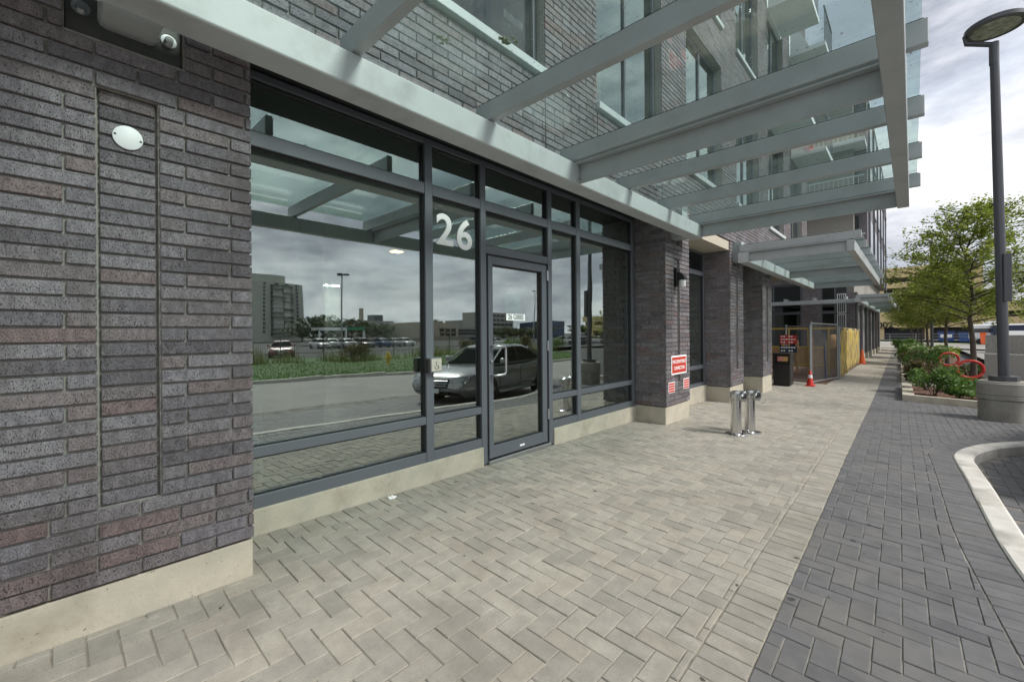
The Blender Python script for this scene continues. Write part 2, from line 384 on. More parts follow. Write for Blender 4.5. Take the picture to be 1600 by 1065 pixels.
# pavers -----------------------------------------------------------
def clip(poly, px, py, nx, ny):                 # keep the side where (q-p).n <= 0
    out = []
    for i in range(len(poly)):
        a, b = poly[i], poly[(i+1) % len(poly)]
        da = (a[0]-px)*nx + (a[1]-py)*ny; db = (b[0]-px)*nx + (b[1]-py)*ny
        if da <= 0: out.append(a)
        if (da < 0) != (db < 0) and abs(da - db) > 1e-9:
            t = da / (da - db); out.append((a[0] + (b[0]-a[0])*t, a[1] + (b[1]-a[1])*t))
    return out
def area(p): return abs(sum(p[i][0]*p[(i+1) % len(p)][1] - p[(i+1) % len(p)][0]*p[i][1] for i in range(len(p)))) / 2
def shrink(poly, d):
    cx_ = sum(p[0] for p in poly)/len(poly); cy_ = sum(p[1] for p in poly)/len(poly); out = poly
    for i in range(len(poly)):
        a, b = poly[i], poly[(i+1) % len(poly)]
        ex, ey = b[0]-a[0], b[1]-a[1]; l = math.hypot(ex, ey)
        if l < 1e-6: continue
        nx, ny = ey/l, -ex/l
        if (cx_-a[0])*nx + (cy_-a[1])*ny > 0: nx, ny = -nx, -ny
        out = clip(out, a[0]-nx*d, a[1]-ny*d, nx, ny)
        if len(out) < 3: return []
    res = []
    for p in out:
        if not res or (abs(p[0]-res[-1][0]) + abs(p[1]-res[-1][1])) > 1e-4: res.append(p)
    if len(res) > 2 and abs(res[0][0]-res[-1][0]) + abs(res[0][1]-res[-1][1]) < 1e-4: res.pop()
    return res if len(res) >= 3 else []
def paver_geo(poly):
    lo = shrink(poly, .0026); hi = shrink(poly, .0058)
    if len(lo) != len(hi) or len(lo) < 3 or area(lo) < .0004: return None
    dz = random.uniform(-.0018, .0018); tx = random.uniform(-.011, .011); ty = random.uniform(-.011, .011)
    cx_, cy_ = lo[0]
    n = len(lo); h = lambda p: gz(p[0], p[1]) + dz + (p[0]-cx_)*tx + (p[1]-cy_)*ty
    vs = [(p[0], p[1], h(p) - .03) for p in lo] + [(p[0], p[1], h(p) - .0035) for p in lo] + [(p[0], p[1], h(p)) for p in hi]
    fs = [tuple(range(2*n, 3*n))] + [(k*n + i, k*n + (i+1) % n, (k+1)*n + (i+1) % n, (k+1)*n + i) for k in (0, 1) for i in range(n)]
    return vs, fs
PW = .1045
def herring(x0, x1, y0, y1, ofs=0):
    out = []
    for j in range(int(y0/PW) - 3, int(y1/PW) + 4):
        for i in range(int(x0/PW) - 3, int(x1/PW) + 4):
            k = (i - j + ofs) % 4
            if k == 0: r_ = (i, j, i + 2, j + 1)
            elif k == 3: r_ = (i, j, i + 1, j + 2)
            else: continue
            out.append([((r_[0])*PW, r_[1]*PW), (r_[2]*PW, r_[1]*PW), (r_[2]*PW, r_[3]*PW), (r_[0]*PW, r_[3]*PW)])
    return out
def shear(p): return [(x - SH*y, y) for x, y in p]
def soldier(x0, x1, y0, y1):
    return [[(x0, y0 + k*PW), (x1, y0 + k*PW), (x1, y0 + (k+1)*PW), (x0, y0 + (k+1)*PW)] for k in range(int((y1 - y0)/PW))]
def emit_pavers(polys, parent, mat, name='paver'):
    geo = []
    for p in polys:
        g = paver_geo(p)
        if not g: continue
        cx_ = sum(q[0] for q in p)/len(p); cy_ = sum(q[1] for q in p)/len(p)
        d = Vector((cx_ - CX, cy_, gz(cx_, cy_) - CZ)); z = d.dot(fw)
        vis = -1
        if z > .2:
            u = FPX*d.dot(rt)/z; v = FPX*CZ/z
            if abs(u) < 830 and V0 + v < 1100: vis = area(p) / z**3
        geo.append((vis, g))
    geo.sort(key=lambda t: -t[0])
    for vis, (vs, fs) in geo[:300]:
        m = MB().add(vs, fs); m.build(name, mat, parent)
    rest = MB()
    for vis, (vs, fs) in geo[300:]: rest.add(vs, fs)
    rest.build(name + '_field', mat, parent, kind='stuff')
PY1 = 26
xb = 2.755
polys = []
for p in herring(.2, xb - .21, -2.2, PY1):
    q = clip(clip(p, .212, 0, -1, 0), xb - .212, 0, 1, 0)
    if len(q) >= 3 and area(q) > .0006: polys.append(shear(q))
polys += [shear(p) for p in soldier(xb - .208, xb, -2.2, PY1)]
polys += [[(x, y) for x, y in p] for p in soldier(-.02, .205, .8, 6.4)]
polys += [shear(p) for p in herring(-.12, .21, 6.4, PY1) if p[0][0] > -.25 and p[1][0] < .214]
# under the door side of the pier the herringbone runs on to the plinth
polys += [shear(p) for p in soldier(.0, .208, -2.2, .8)]
emit_pavers(polys, light, mat_paver)
# charcoal: herringbone up to a border that follows the curb
INN = [p - nn * .225 for p, nn in zip(CP, CN)]
def nearest(P, q):
    return min(range(len(P)), key=lambda i: (P[i].x - q[0])**2 + (P[i].y - q[1])**2)
polys = []
for p in herring(xb, 6.6, -1.5, PY1, 1):
    q = shear(clip(p, xb + .002, 0, -1, 0))
    if len(q) < 3: continue
    c = (sum(a[0] for a in q)/len(q), sum(a[1] for a in q)/len(q))
    if c[1] > 13.75 and c[0] > 3.28 - SH*c[1]: continue
    if c[1] <= 13.75:
        i = nearest(INN, c); q = clip(q, INN[i].x, INN[i].y, CN[i].x, CN[i].y)
        if len(q) < 3 or area(q) < .0012: continue
        if ((c[0] - 4.48)**2 + (c[1] - 12.2)**2) < .25**2: continue
    polys.append(q)
acc = 0
fine = smooth_path([tuple(p) for p in CP], 10); fn = normals(fine); last = None
for p, nn in zip(fine, fn):
    if p.y < -1.2 or p.y > 12.6: last = None; continue
    if last is None: last = (p, nn); continue
    if (p - last[0]).length >= PW:
        a, an = last; polys.append([tuple(a - an*.222), tuple(a - an*.003), tuple(p - nn*.003), tuple(p - nn*.222)]); last = (p, nn)
emit_pavers(polys, darkp, mat_paverd)

# curb: cast segments
curb = empty('curb'); curb['kind'] = 'structure'
seg = [i for i in range(0, len(CP), 9)]
for a, b in zip(seg, seg[1:]):
    rings = []
    for i in range(a, b + 1):
        p, nn = CP[i], CN[i]
        sgn = .004 if i in (a, b) else 0
        def pt(o, z): q = p + nn*o; return (q.x, q.y, gz(p.x, p.y) + z)
        rings.append([pt(.0, -.3), pt(.0, .006), pt(.012, .016 - sgn), pt(.145, .016 - sgn), pt(.172, -.012), pt(.178, -.3)])
    MB().loft(rings).build('curb_stone', mat_curb, curb, smooth=True)
# lay-by and driveway
lay = MB(); m_ = 9
for p, nn in zip(CP, CN):
    for i in range(m_ + 1):
        t = i / m_
        q = p + nn*.165 if i == 0 else None
        x = (p.x + nn.x*.165) * (1 - t) + 7.6 * t if p.x < 7 else p.x + nn.x*.165 + t*.6
        y = (p.y + nn.y*.165) * (1 - t) + p.y * t
        lay.v.append((x, y, gz(x, y) - .125))
for j in range(len(CP) - 1):
    for i in range(m_): lay.f.append((j*(m_+1) + i, j*(m_+1) + i + 1, (j+1)*(m_+1) + i + 1, (j+1)*(m_+1) + i))
layo = lay.build('lay_by_paving', mat_jointd); layo['kind'] = 'structure'
polys = []
for p in herring(3.6, 6.4, -.5, 12.5, 2):
    c = (p[0][0] + .08, p[0][1] + .08)
    i = nearest(CP, c)
    if (Vector(c) - CP[i]).dot(CN[i]) < .27: continue
    polys.append(p)
rest = MB()
for p in polys:
    g = paver_geo(p)
    if g: rest.add([(v[0], v[1], v[2] - .118) for v in g[0]], g[1])
rest.build('paver_field', mat_paverd, layo, kind='stuff')
gr = MB()
def flat(name, x0, x1, y0, y1, mat, dz, nx=6, ny=16):
    o = sheet(name, frange(x0, x1, (x1-x0)/nx), frange(y0, y1, (y1-y0)/ny), mat, dz); return o
flat('ground', -40, 900, -300, 900, mat_asph, -.60, 12, 24)
flat('driveway', 6.9, 15.2, -40, 66, mat_road, -.14, 6, 70)
flat('side_road', 15.2, 20, 40, 66, mat_road, -.15, 3, 12)
flat('lawn', 15.4, 34, -60, 38, mat_grass, -.02, 8, 50)
flat('parking_lot', 34.2, 120, -120, 120, mat_asph, -.05, 8, 40)
cb = MB()
for a, b in zip(frange(-40, 38, 3), frange(-40, 38, 3)[1:]):
    cb.box(15.2, 15.4, a + .004, b - .004, gz(15.3, (a+b)/2) - .3, gz(15.3, (a+b)/2) - .005)
cbo = cb.build('lawn_curb', mat_curb); cbo['kind'] = 'structure'
flat('cross_street', -40, 40, 66, 84, mat_road, -.02, 8, 6)
flat('far_pavement', -40, 60, 84, 92, mat_paver, .03, 8, 3)

# ================================================================== BUILDING
CO = .070                                       # brick course
bld = empty('brick_building', (0, 0, 0))
tag(bld, 'dark iron-spot brick building with grey framed glass entrance numbered 26', 'building')
BRICKS = []                                     # (visibility, parent, plane, u0, u1, z0, axis)
def face_bricks(parent, axis, plane, rows):
    """rows: (z0, z1, [(u0,u1),...]); axis 'x': face looks +X at X=plane, u is Y; axis 'y': face looks -Y at Y=plane, u is X"""
    for z0, z1, us in rows:
        for a, b in us:
            if b - a < .02: continue
            c = Vector((plane, (a+b)/2, (z0+z1)/2)) if axis == 'x' else Vector(((a+b)/2, plane, (z0+z1)/2))
            d = c - CAM; z = d.dot(fw); vis = -1
            if z > .3:
                u = FPX*d.dot(rt)/z; v = V0 - FPX*d.z/z
                nrm = abs(d.x if axis == 'x' else d.y)
                if abs(u) < 860 and -60 < v < 1120: vis = (b-a)*(z1-z0)*nrm / z**3
            BRICKS.append((vis, parent, axis, plane, a, b, z0, z1))
def bond(u0, u1, z0, z1, L_=.305, start=0, holes=()):
    rows = []; k = start; z = z0
    while z < z1 - .01:
        cuts = []; u = u0 - (L_/2 if k % 2 else 0) - (0 if (k // 2) % 2 == 0 else .0)
        segs = []
        while u < u1:
            a, b = max(u, u0), min(u + L_, u1)
            if b - a > .03: segs.append((a, b))
            u += L_
        zt = min(z + CO, z1)
        for (h0, h1, hz0, hz1) in holes:
            if z + CO/2 > hz0 and z + CO/2 < hz1:
                ns = []
                for a, b in segs:
                    if b <= h0 or a >= h1: ns.append((a, b)); continue
                    if a < h0 - .03: ns.append((a, h0))
                    if b > h1 + .03: ns.append((h1, b))
                segs = ns
        rows.append((z, zt, segs)); z += CO; k += 1
    return rows
FACE = .49
PZ = .20
def pier(y0, ztop, plinth_top=PZ, detail=True):
    """brick pier 0.95 wide with a recessed stack-bond strip and a pocket for the canopy bracket"""
    y1 = y0 + .95; r0, r1 = y0 + .312, y0 + .534
    zr0, zr1 = plinth_top + 5*CO, plinth_top + 33*CO
    k0, k1 = y0 + .209, y0 + .640
    pz0 = zr1 + 3*CO + .01; pz1 = pz0 + .52
    core = MB()
    xf = FACE - .017
    # core with recess and pocket left open: built of blocks
    core.box(-.30, FACE - .10, y0 + .012, y1 - .012, plinth_top, ztop)
    core.box(FACE - .10, xf, y0 + .012, r0, plinth_top, pz0); core.box(FACE - .10, xf, r1, y1 - .012, plinth_top, pz0)
    core.box(FACE - .10, xf, r0, r1, plinth_top, zr0); core.box(FACE - .10, xf, r0, r1, zr1, pz0)
    core.box(FACE - .10, xf - .032, r0, r1, zr0, zr1)
    core.box(FACE - .10, xf, y0 + .012, k0, pz0, ztop); core.box(FACE - .10, xf, k1, y1 - .012, pz0, ztop)
    core.box(FACE - .10, xf, k0, k1, pz1, ztop)
    po = core.build('brick_pier', mat_mortar, bld)
    rows = bond(y0, y1, plinth_top, zr0, start=1)
    z = zr0; k = 0
    while z < zr1 - .01:
        l = [(y0, r0)] if k % 2 else [(y0, y0 + .205), (y0 + .205, r0)]
        r_ = [(r1, r1 + .108), (r1 + .108, y1)] if k % 2 else [(r1, r1 + .308), (r1 + .308, y1)]
        rows.append((z, z + CO, l + r_)); z += CO; k += 1
    face_bricks(po, 'x', FACE, rows)
    face_bricks(po, 'x', FACE - .032, [(zr0 + i*CO, zr0 + (i+1)*CO, [(r0 + .004, r1 - .004)]) for i in range(28)])
    face_bricks(po, 'x', FACE, bond(y0, y1, zr1, ztop, holes=((k0 - .0, k1 + .0, pz0 - .03, pz1),)))
    if y0 > 1:      # side face towards the street's near end
        n = 0; rows = []; z = plinth_top
        while z < ztop - .01:
            cuts = [-.02, .095, .40, FACE - .03] if n % 2 else [-.02, .235, FACE - .03]
            rows.append((z, min(z + CO, ztop), list(zip(cuts, cuts[1:])))); z += CO; n += 1
        face_bricks(po, 'y', y0, rows)
    # bracket: plate, bolts, stub tube
    pl = MB(); pl.box(FACE - .098, FACE - .055, k0 + .004, k1 - .004, pz0 + .004, pz1 - .004); pl.build('anchor_plate', mat_plate, po)
    st = MB(); ya, yb, za, zb = k0 + .11, k1 - .10, pz0 + .08, pz1 - .02; c = .03
    ring = lambda x: [(x, ya + c, za), (x, yb - c, za), (x, yb - c*.3, za + c*.3), (x, yb, za + c), (x, yb, zb), (x, ya, zb), (x, ya, za + c), (x, ya + c*.3, za + c*.3)]
    MB().loft([ring(FACE - .056), ring(.625)]).build('stub_tube', mat_steel, po, smooth=True)
    for by in (k0 + .055, k1 - .055):
        bo = MB(); bz = pz0 + .135
        pts = lambda x, r_: [(x, by + r_*math.cos(a*math.pi/10), bz + r_*math.sin(a*math.pi/10)) for a in range(20)]
        bo.loft([pts(FACE - .056, .033), pts(FACE - .050, .033)]); bo.loft([pts(FACE - .05, .019), pts(FACE - .030, .018)]); bo.build('bolt', mat_brushed, po, smooth=True)
    # plinth
    MB().cbox(-.3, FACE - .014, y0 + .0, y1 - .006, gz(FACE, y1) - .25, plinth_top - .012, .006).build('plinth', mat_conc, bld)
    return po, (pz0, pz1)
PIERS = [-.156, 6.40, 9.565, 12.20]
PT = 3.22
piers = [pier(y, PT if i == 0 else PT) for i, y in enumerate(PIERS)]
# round cover plate on the first pier
cv = MB(); c0 = (.266, 2.308)
pts = lambda x, r_: [(x, c0[0] + r_*math.cos(a*math.pi/24), c0[1] + r_*math.sin(a*math.pi/24)) for a in range(48)]
cv.loft([pts(FACE - .031, .056), pts(FACE - .025, .056), pts(FACE - .023, .053)]); cvo = cv.build('cover_plate', mat_wpaint, piers[0][0], smooth=True)
for s in (-1, 1):
    m = MB(); yy = c0[0] + s*.047; zz = c0[1] + s*(-.006)
    q = lambda x, r_: [(x, yy + r_*math.cos(a*math.pi/5), zz + r_*math.sin(a*math.pi/5)) for a in range(10)]
    m.loft([q(FACE - .024, .006), q(FACE - .0215, .005)]).build('screw', mat_plate, piers[0][0])
# plinths and soffits of the bays between the piers
BAYS = [(.794, 6.40), (7.35, 9.565), (10.515, 12.20)]
for i, (a, b) in enumerate(BAYS):
    if i == 0:
        MB().cbox(-.22, .004, a, 3.045, -.3, .175, .005).build('plinth', mat_conc, bld)
        MB().cbox(-.22, .004, 4.235, b, -.35, .17, .005).build('plinth', mat_conc, bld)
        MB().box(-.3, FACE - .02, a, b, 3.16, 3.20).build('soffit', mat_dark, bld)
    else:
        MB().cbox(-.22, .02, a + .001, b - .001, -.45, .21, .006).build('plinth', mat_conc, bld)
        MB().box(-.3, FACE - .02, a, b, 3.02, 3.2).build('soffit', mat_beige, bld)
# ------------------------------------------------ storefront
FX = -.012                                     # outer face of the frame
def bar(m, y0, y1, z0, z1, x0=-.13, x1=FX): m.cbox(x0, x1, y0, y1, z0, z1, .003)
sf = MB(); bar(sf, .80, .865, .17, 3.14); sfo = sf.build('storefront', mat_frame, bld)
def child(name, y0, y1, z0, z1, par=None, **k): m = MB(); bar(m, y0, y1, z0, z1, **k); return m.build(name, mat_frame, par or sfo)
MU = [(2.345, 2.430), (3.035, 3.110), (4.155, 4.230), (4.765, 4.850), (6.30, 6.385)]
for i, (a, b) in enumerate(MU): child('mullion', a, b, (0.17 if i not in (1, 2) else -.01), 3.14)
cells = [(.865, 2.345), (2.430, 3.035), (3.110, 4.155), (4.230, 4.765), (4.850, 6.30)]
pane_z = [(.262, .52), (.59, 2.63), (2.73, 3.09)]
def pane(y0, y1, z0, z1, par):
    m = MB(); m.box(GLASS_X - .006, GLASS_X, y0 - .01, y1 + .01, z0 - .01, z1 + .01)
    ta, tb = random.uniform(-.0016, .0016), random.uniform(-.0016, .0016)        # no two panes sit quite alike
    m.v = [(v[0] + (v[1] - (y0 + y1)/2)*ta + (v[2] - (z0 + z1)/2)*tb, v[1], v[2]) for v in m.v]
    o = m.build('pane', mat_glass, par)
    g = MB(); t = .012
    g.box(GLASS_X - .0, GLASS_X + .022, y0, y0 + t, z0, z1); g.box(GLASS_X, GLASS_X + .022, y1 - t, y1, z0, z1)
    g.box(GLASS_X, GLASS_X + .022, y0 + t, y1 - t, z0, z0 + t); g.box(GLASS_X, GLASS_X + .022, y0 + t, y1 - t, z1 - t, z1)
    g.build('gasket', mat_black, par)
    return o
for i, (a, b) in enumerate(cells):
    child('rail', a + .001, b - .001, 3.09, 3.14, x1=FX - .003); child('rail', a + .001, b - .001, 2.63, 2.73, x1=FX - .003)
    if i == 2:
        child('rail', a + .001, b - .001, 2.185, 2.27, x1=FX - .003)
        pane(a, b, 2.27, 2.63, sfo); pane(a, b, 2.73, 3.09, sfo); continue
    child('rail', a + .001, b - .001, .52, .59, x1=FX - .003); child('rail', a + .001, b - .001, .172, .262, x1=FX - .003)
    for z0, z1 in pane_z: pane(a, b, z0, z1, sfo)
# silicone strip over the head
MB().box(-.13, FX - .012, .80, 6.385, 3.141, 3.158).build('head_gasket', mat_black, sfo)
# numerals on the glass
for ch, y, zc in (('2', 2.605, 2.331), ('6', 2.852, 2.322)):
    put('numeral', text_mesh(ch, .415, mat_white, 'numeral', .0015, .0075, 1.05), sfo, (GLASS_X + .004, y, zc), FACE_X, R(0))
# ------------------------------------------------ door
dm = MB(); DX = -.018
D0, D1, DZ0, DZ1 = 3.145, 4.125, .03, 2.165
dm.cbox(-.075, DX, D0, D0 + .065, DZ0, DZ1, .003); dm.cbox(-.075, DX, D1 - .085, D1, DZ0, DZ1, .003)
dm.cbox(-.075, DX - .001, D0 + .064, D1 - .084, DZ1 - .085, DZ1 - .0005, .003); dm.cbox(-.075, DX - .001, D0 + .064, D1 - .084, DZ0 + .0005, DZ0 + .125, .003)
door = dm.build('entrance_door', mat_frame, bld)
pane(D0 + .066, D1 - .086, DZ0 + .126, DZ1 - .086, door)
fr = MB(); fr.box(-.12, -.03, 3.110, D0 - .006, -.02, 2.18); fr.box(-.12, -.03, D1 + .006, 4.155, -.02, 2.18); fr.box(-.12, -.03, 3.11, 4.155, 2.1655, 2.184); fr.build('door_frame', mat_black, door)
MB().cbox(-.14, .02, 3.111, 4.154, -.05, .018, .004).build('threshold', mat_brushed, door)
hd = MB(); hx = DX + .062; hy = D0 + .035
arc = lambda z0, s: [(DX - .002, hy, z0), (hx - .022, hy, z0), (hx - .006, hy + .006, z0), (hx, hy + .022, z0)]
hd.tube([(DX - .004, hy, 1.213), (hx - .02, hy + .004, 1.213), (hx, hy + .03, 1.213), (hx, hy + .12, 1.211), (hx, hy + .148, 1.203), (hx, hy + .158, 1.18), (hx, hy + .158, .94), (hx, hy + .148, .917), (hx, hy + .12, .908), (hx, hy + .03, .906), (hx - .02, hy + .004, .906), (DX - .004, hy, .906)], .0125, 12)
hd.build('handle', mat_brushed, door, smooth=True)
lk_ = MB(); q = lambda x, r_: [(x, hy - .004 + r_*math.cos(a*math.pi/10), 1.055 + r_*math.sin(a*math.pi/10)) for a in range(20)]
lk_.loft([q(DX - .002, .020), q(DX + .012, .018)]).build('lock_cylinder', mat_brushed, door, smooth=True)
for z in (.30, 1.13, 1.98): MB().cbox(DX, DX + .02, D1 - .004, D1 + .02, z, z + .125, .004).build('hinge', mat_brushed, door)
MB().box(DX - .001, DX + .001, 3.62, 3.70, .07, .09).build('sticker', mat_white, door)
MB().box(GLASS_X + .001, GLASS_X + .0025, 3.454, 3.769, 1.490, 1.565).build('address_strip', mat_white, door)
put('lettering', text_mesh('26 GIBBS', .078, mat_letter, 'lettering', .0006, .0006, .86), door, (GLASS_X + .0032, 3.612, 1.5275), FACE_X)
MB().box(GLASS_X - .012, GLASS_X - .010, 3.45, 3.715, 1.585, 1.80).build('notice', mat_white, door)
# ------------------------------------------------ bays two and three: recessed window with louvre
for a, b in BAYS[1:]:
    w = MB(); bar(w, a, a + .06, .205, 3.02); bar(w, b - .06, b, .205, 3.02); bar(w, a + .06, b - .06, .205, .28, x1=FX - .003); bar(w, a + .06, b - .06, .57, .65, x1=FX - .003)
    bar(w, a + .06, b - .06, 2.52, 2.62, x1=FX - .003); bar(w, a + .06, b - .06, 2.97, 3.019, x1=FX - .003)
    wo_ = w.build('bay_window', mat_frame, bld)
    pane(a + .06, b - .06, .28, .57, wo_); pane(a + .06, b - .06, .65, 2.52, wo_)
    MB().box(-.128, -.1, a + .06, b - .06, 2.62, 2.97).build('louvre_back', mat_black, wo_)
    for k in range(11):
        z = 2.632 + k*.031; MB().prism([(-.10, a + .061, z + .022), (-.09, a + .061, z + .026), (-.03, a + .061, z + .004), (-.04, a + .061, z)], (0, b - a - .122, 0)).build('louvre_blade', mat_frame, wo_)
# ------------------------------------------------ lobby behind the glass
MB().box(-13, -.13, .8, 9.5, -.06, 0).build('lobby_floor', mat_fl, bld)
MB().box(-13, -.13, .8, 9.5, 3.145, 3.2).build('lobby_ceiling', mat_iw, bld)
MB().box(-13.1, -13, .8, 9.5, 0, 3.145).build('lobby_wall', mat_iw, bld)
MB().box(-13, -.13, .7, .79, 0, 3.145).build('lobby_wall', mat_iw, bld)
MB().box(-13, -.13, 9.5, 9.6, 0, 3.145).build('lobby_wall', mat_iw, bld)
for (a, b, c, d, z0, z1) in ((-1.6, -1.2, .95, 1.35, 0, 1.0), (-3.4, -3.1, 2.4, 2.75, 0, 3.145), (-5.6, -5.2, 3.2, 3.7, 0, 3.145), (-8.2, -7.8, 5.4, 6.0, 0, 3.145), (-6.9, -6.5, 7.2, 7.8, 0, 3.145)):
    MB().cbox(a, b, c, d, z0, z1, .01).build('lobby_column', mat_wpaint, bld)
mt = MB(); mt.box(-2.0, -.35, .95, 3.7, 0, .006); mto = mt.build('entrance_mat', mat_mat, bld)
rb = MB()
for k in range(68): rb.box(-1.98 + k*.024, -1.969 + k*.024, .96, 3.69, .006, .013)
rb.build('mat_rib', mat_mat, mto, kind='stuff')
mat_dl = emit_mat('downlight', (1, .55, .2), 12); mat_ll = emit_mat('linear_light', (1, .98, .92), 22)
for p in ((-4.66, 3.2), (-4.98, 5.17), (-4.6, 8.4)): MB().box(p[0] - .09, p[0] + .09, p[1] - .11, p[1] + .11, 3.128, 3.144).build('downlight', mat_dl, bld)
for p in ((-12.2, 6.6), (-12.2, 7.3)): MB().box(p[0] - .06, p[0] + .06, p[1] - .24, p[1] + .24, 3.10, 3.13).build('linear_light', mat_ll, bld)

# ------------------------------------------------ upper storeys
def brick_wall(name, y0, y1, z0, z1, plane=FACE, x0=-.3, holes=(), start=0):
    m = MB()
    if not holes: m.box(x0, plane - .016, y0, y1, z0, z1)
    else:
        h = holes[0]; e_ = .016
        m.box(x0, plane - e_, y0, h[0], z0, z1); m.box(x0, plane - e_, h[1], y1, z0, z1); m.box(x0, plane - e_, h[0], h[1], z0, h[2]); m.box(x0, plane - e_, h[0], h[1], h[3], z1)
    o = m.build(name, mat_mortar, bld); face_bricks(o, 'x', plane, bond(y0, y1, z0, z1, holes=holes, start=start)); return o
def upper_window(y0, y1, z0, z1, nm=1, x=FACE - .14, sill=True, gl=None):
    w = MB(); t = .055
    w.box(x - .08, x + .03, y0, y0 + t, z0, z1); w.box(x - .08, x + .03, y1 - t, y1, z0, z1); w.box(x - .08, x + .029, y0 + t, y1 - t, z0, z0 + t); w.box(x - .08, x + .029, y0 + t, y1 - t, z1 - t, z1)
    o = w.build('window', mat_frame, bld)
    ys_ = [y0 + t + (y1 - y0 - 2*t)*k/(nm + 1) for k in range(nm + 2)]
    for k in range(1, nm + 1): MB().box(x - .07, x + .027, ys_[k] - .025, ys_[k] + .025, z0 + t, z1 - t).build('mullion', mat_frame, o)
    for k in range(nm + 1): MB().box(x - .006, x, ys_[k] + (.025 if k else 0), ys_[k+1] - (.025 if k < nm else 0), z0 + t, z1 - t).build('pane', gl or mat_winglass, o)
    MB().box(x - .4, x - .3, y0, y1, z0, z1).build('blind', mat_dark, o)
    if sill: MB().cbox(x - .05, FACE + .05, y0 - .03, y1 + .03, z0 - .085, z0 - .001, .004).build('sill', mat_steel2, o)
    return o
mat_winglass = glass_mat('upper_window_glass', (.4, .46, .45), .26)
brick_wall('upper_wall', -2.2, 3.485, PT + .001, 3.93)
brick_wall('upper_wall', -2.2, -.6, 3.93, 12.5)
upper_window(-.6, 3.485, 4.03, 6.6, 2, gl=mat_dkgl)
brick_wall('upper_wall', 3.49, 4.49, PT + .001, 12.5, start=1)
brick_wall('upper_wall', -.6, 3.485, 6.62, 7.35)
upper_window(-.6, 3.485, 7.45, 10.0, 2)
YU = 4.495
for k in range(6):
    a, b = YU + k*2.8, YU + k*2.8 + 1.815
    if b > 18.5: break
    if k == 0: brick_wall('upper_wall', a, b, PT + .001, 4.0)
    else: brick_wall('upper_wall', a, b, PT + .001, 4.0)
    upper_window(a, b, 4.1, 6.55, 1)
    brick_wall('upper_wall', a, b, 6.57, 7.3)
    upper_window(a, b, 7.4, 9.9, 1)
    MB().box(-.3, FACE - .03, a, b, 9.9, 10.7).build('spandrel', mat_wpaint, bld)
    upper_window(a, b, 10.8, 12.4, 1)
    brick_wall('upper_wall', b + .004, b + .981, PT + .001, 12.5, start=k)
    # white balcony fin with slab
    if k >= 3:
        for z in (6.72, 9.86): 
            s_ = MB(); s_.box(FACE, FACE + (.55 if k < 3 else .9), a + .1, b - .1, z, z + .13); so_ = s_.build('balcony_slab', mat_wpaint, bld)
            MB().prism([(FACE, a + .1, z + .13), (FACE + .5, a + .1, z + .13), (FACE + .02, a + .1, z + 1.25)], (0, .03, 0)).build('balcony_fin', mat_wpaint, so_)
            xo = FACE + (.53 if k < 3 else .88)
            for r_ in range(9):
                yy = a + .12 + (b - a - .24)*r_/8; MB().box(xo - .015, xo, yy, yy + .015, z + .13, z + 1.15).build('baluster', mat_frame, so_)
            MB().box(xo - .03, xo + .01, a + .1, b - .1, z + 1.15, z + 1.19).build('handrail', mat_frame, so_)
MB().box(-12, -.31, -2.2, 18.5, 3.3, 12.5).build('building_core', mat_dark, bld)
MB().box(-12, FACE + .06, -2.2, 18.6, 12.502, 12.75).build('parapet', mat_wpaint, bld)
# ground floor run between third pier and the wing (behind the hoarding)
MB().box(-6, -3.95, 13.15, 28, -.5, 3.3).build('ground_floor_wall', mat_dark, bld)
MB().box(-4, FACE - .1, 13.16, 18.5, 3.2, 3.3).build('soffit', mat_beige, bld)
# ------------------------------------------------ the wing that steps forward beyond the hoarding
WY, WX = 28.0, 1.08
def brick_face_y(name, x0, x1, z0, z1, Y=WY):
    m = MB(); m.box(x0, x1, Y + .012, Y + .3, z0, z1); o = m.build(name, mat_mortar, bld); face_bricks(o, 'y', Y, bond(x0, x1, z0, z1)); return o
brick_face_y('wing_pier', -1.18, -.36, -.4, 4.9); brick_face_y('wing_pier', .76, WX, -.4, 3.3); brick_face_y('wing_band', -4, -1.185, 3.9, 5.0)
wg = MB(); wg.box(-6, WX - .04, WY + .31, 52, -.5, 14.5); wgo = wg.build('wing', mat_mortar, bld)
def wing_window(x0, x1, z0, z1, nm=0):
    w = MB(); t = .06; Y = WY + .05
    w.box(x0, x0 + t, Y, Y + .2, z0, z1); w.box(x1 - t, x1, Y, Y + .2, z0, z1); w.box(x0 + t, x1 - t, Y + .002, Y + .2, z0, z0 + t); w.box(x0 + t, x1 - t, Y + .002, Y + .2, z1 - t, z1)
    o = w.build('window', mat_frame, bld)
    for k in range(nm):
        c = x0 + (x1 - x0)*(k + 1)/(nm + 1); MB().box(c - .03, c + .03, Y + .004, Y + .2, z0 + t, z1 - t).build('mullion', mat_frame, o)
    MB().box(x0 + t, x1 - t, Y + .07, Y + .08, z0 + t, z1 - t).build('pane', mat_winglass, o)
    MB().box(x0, x1, Y + .2, Y + .25, z0, z1).build('blind', mat_dark, o)
wing_window(-3.9, -1.2, 0, 2.3, 1); wing_window(-3.9, -1.2, 2.32, 3.88, 1); wing_window(-.35, .3, 0, 2.3); wing_window(-.35, .3, 2.32, 4.9)
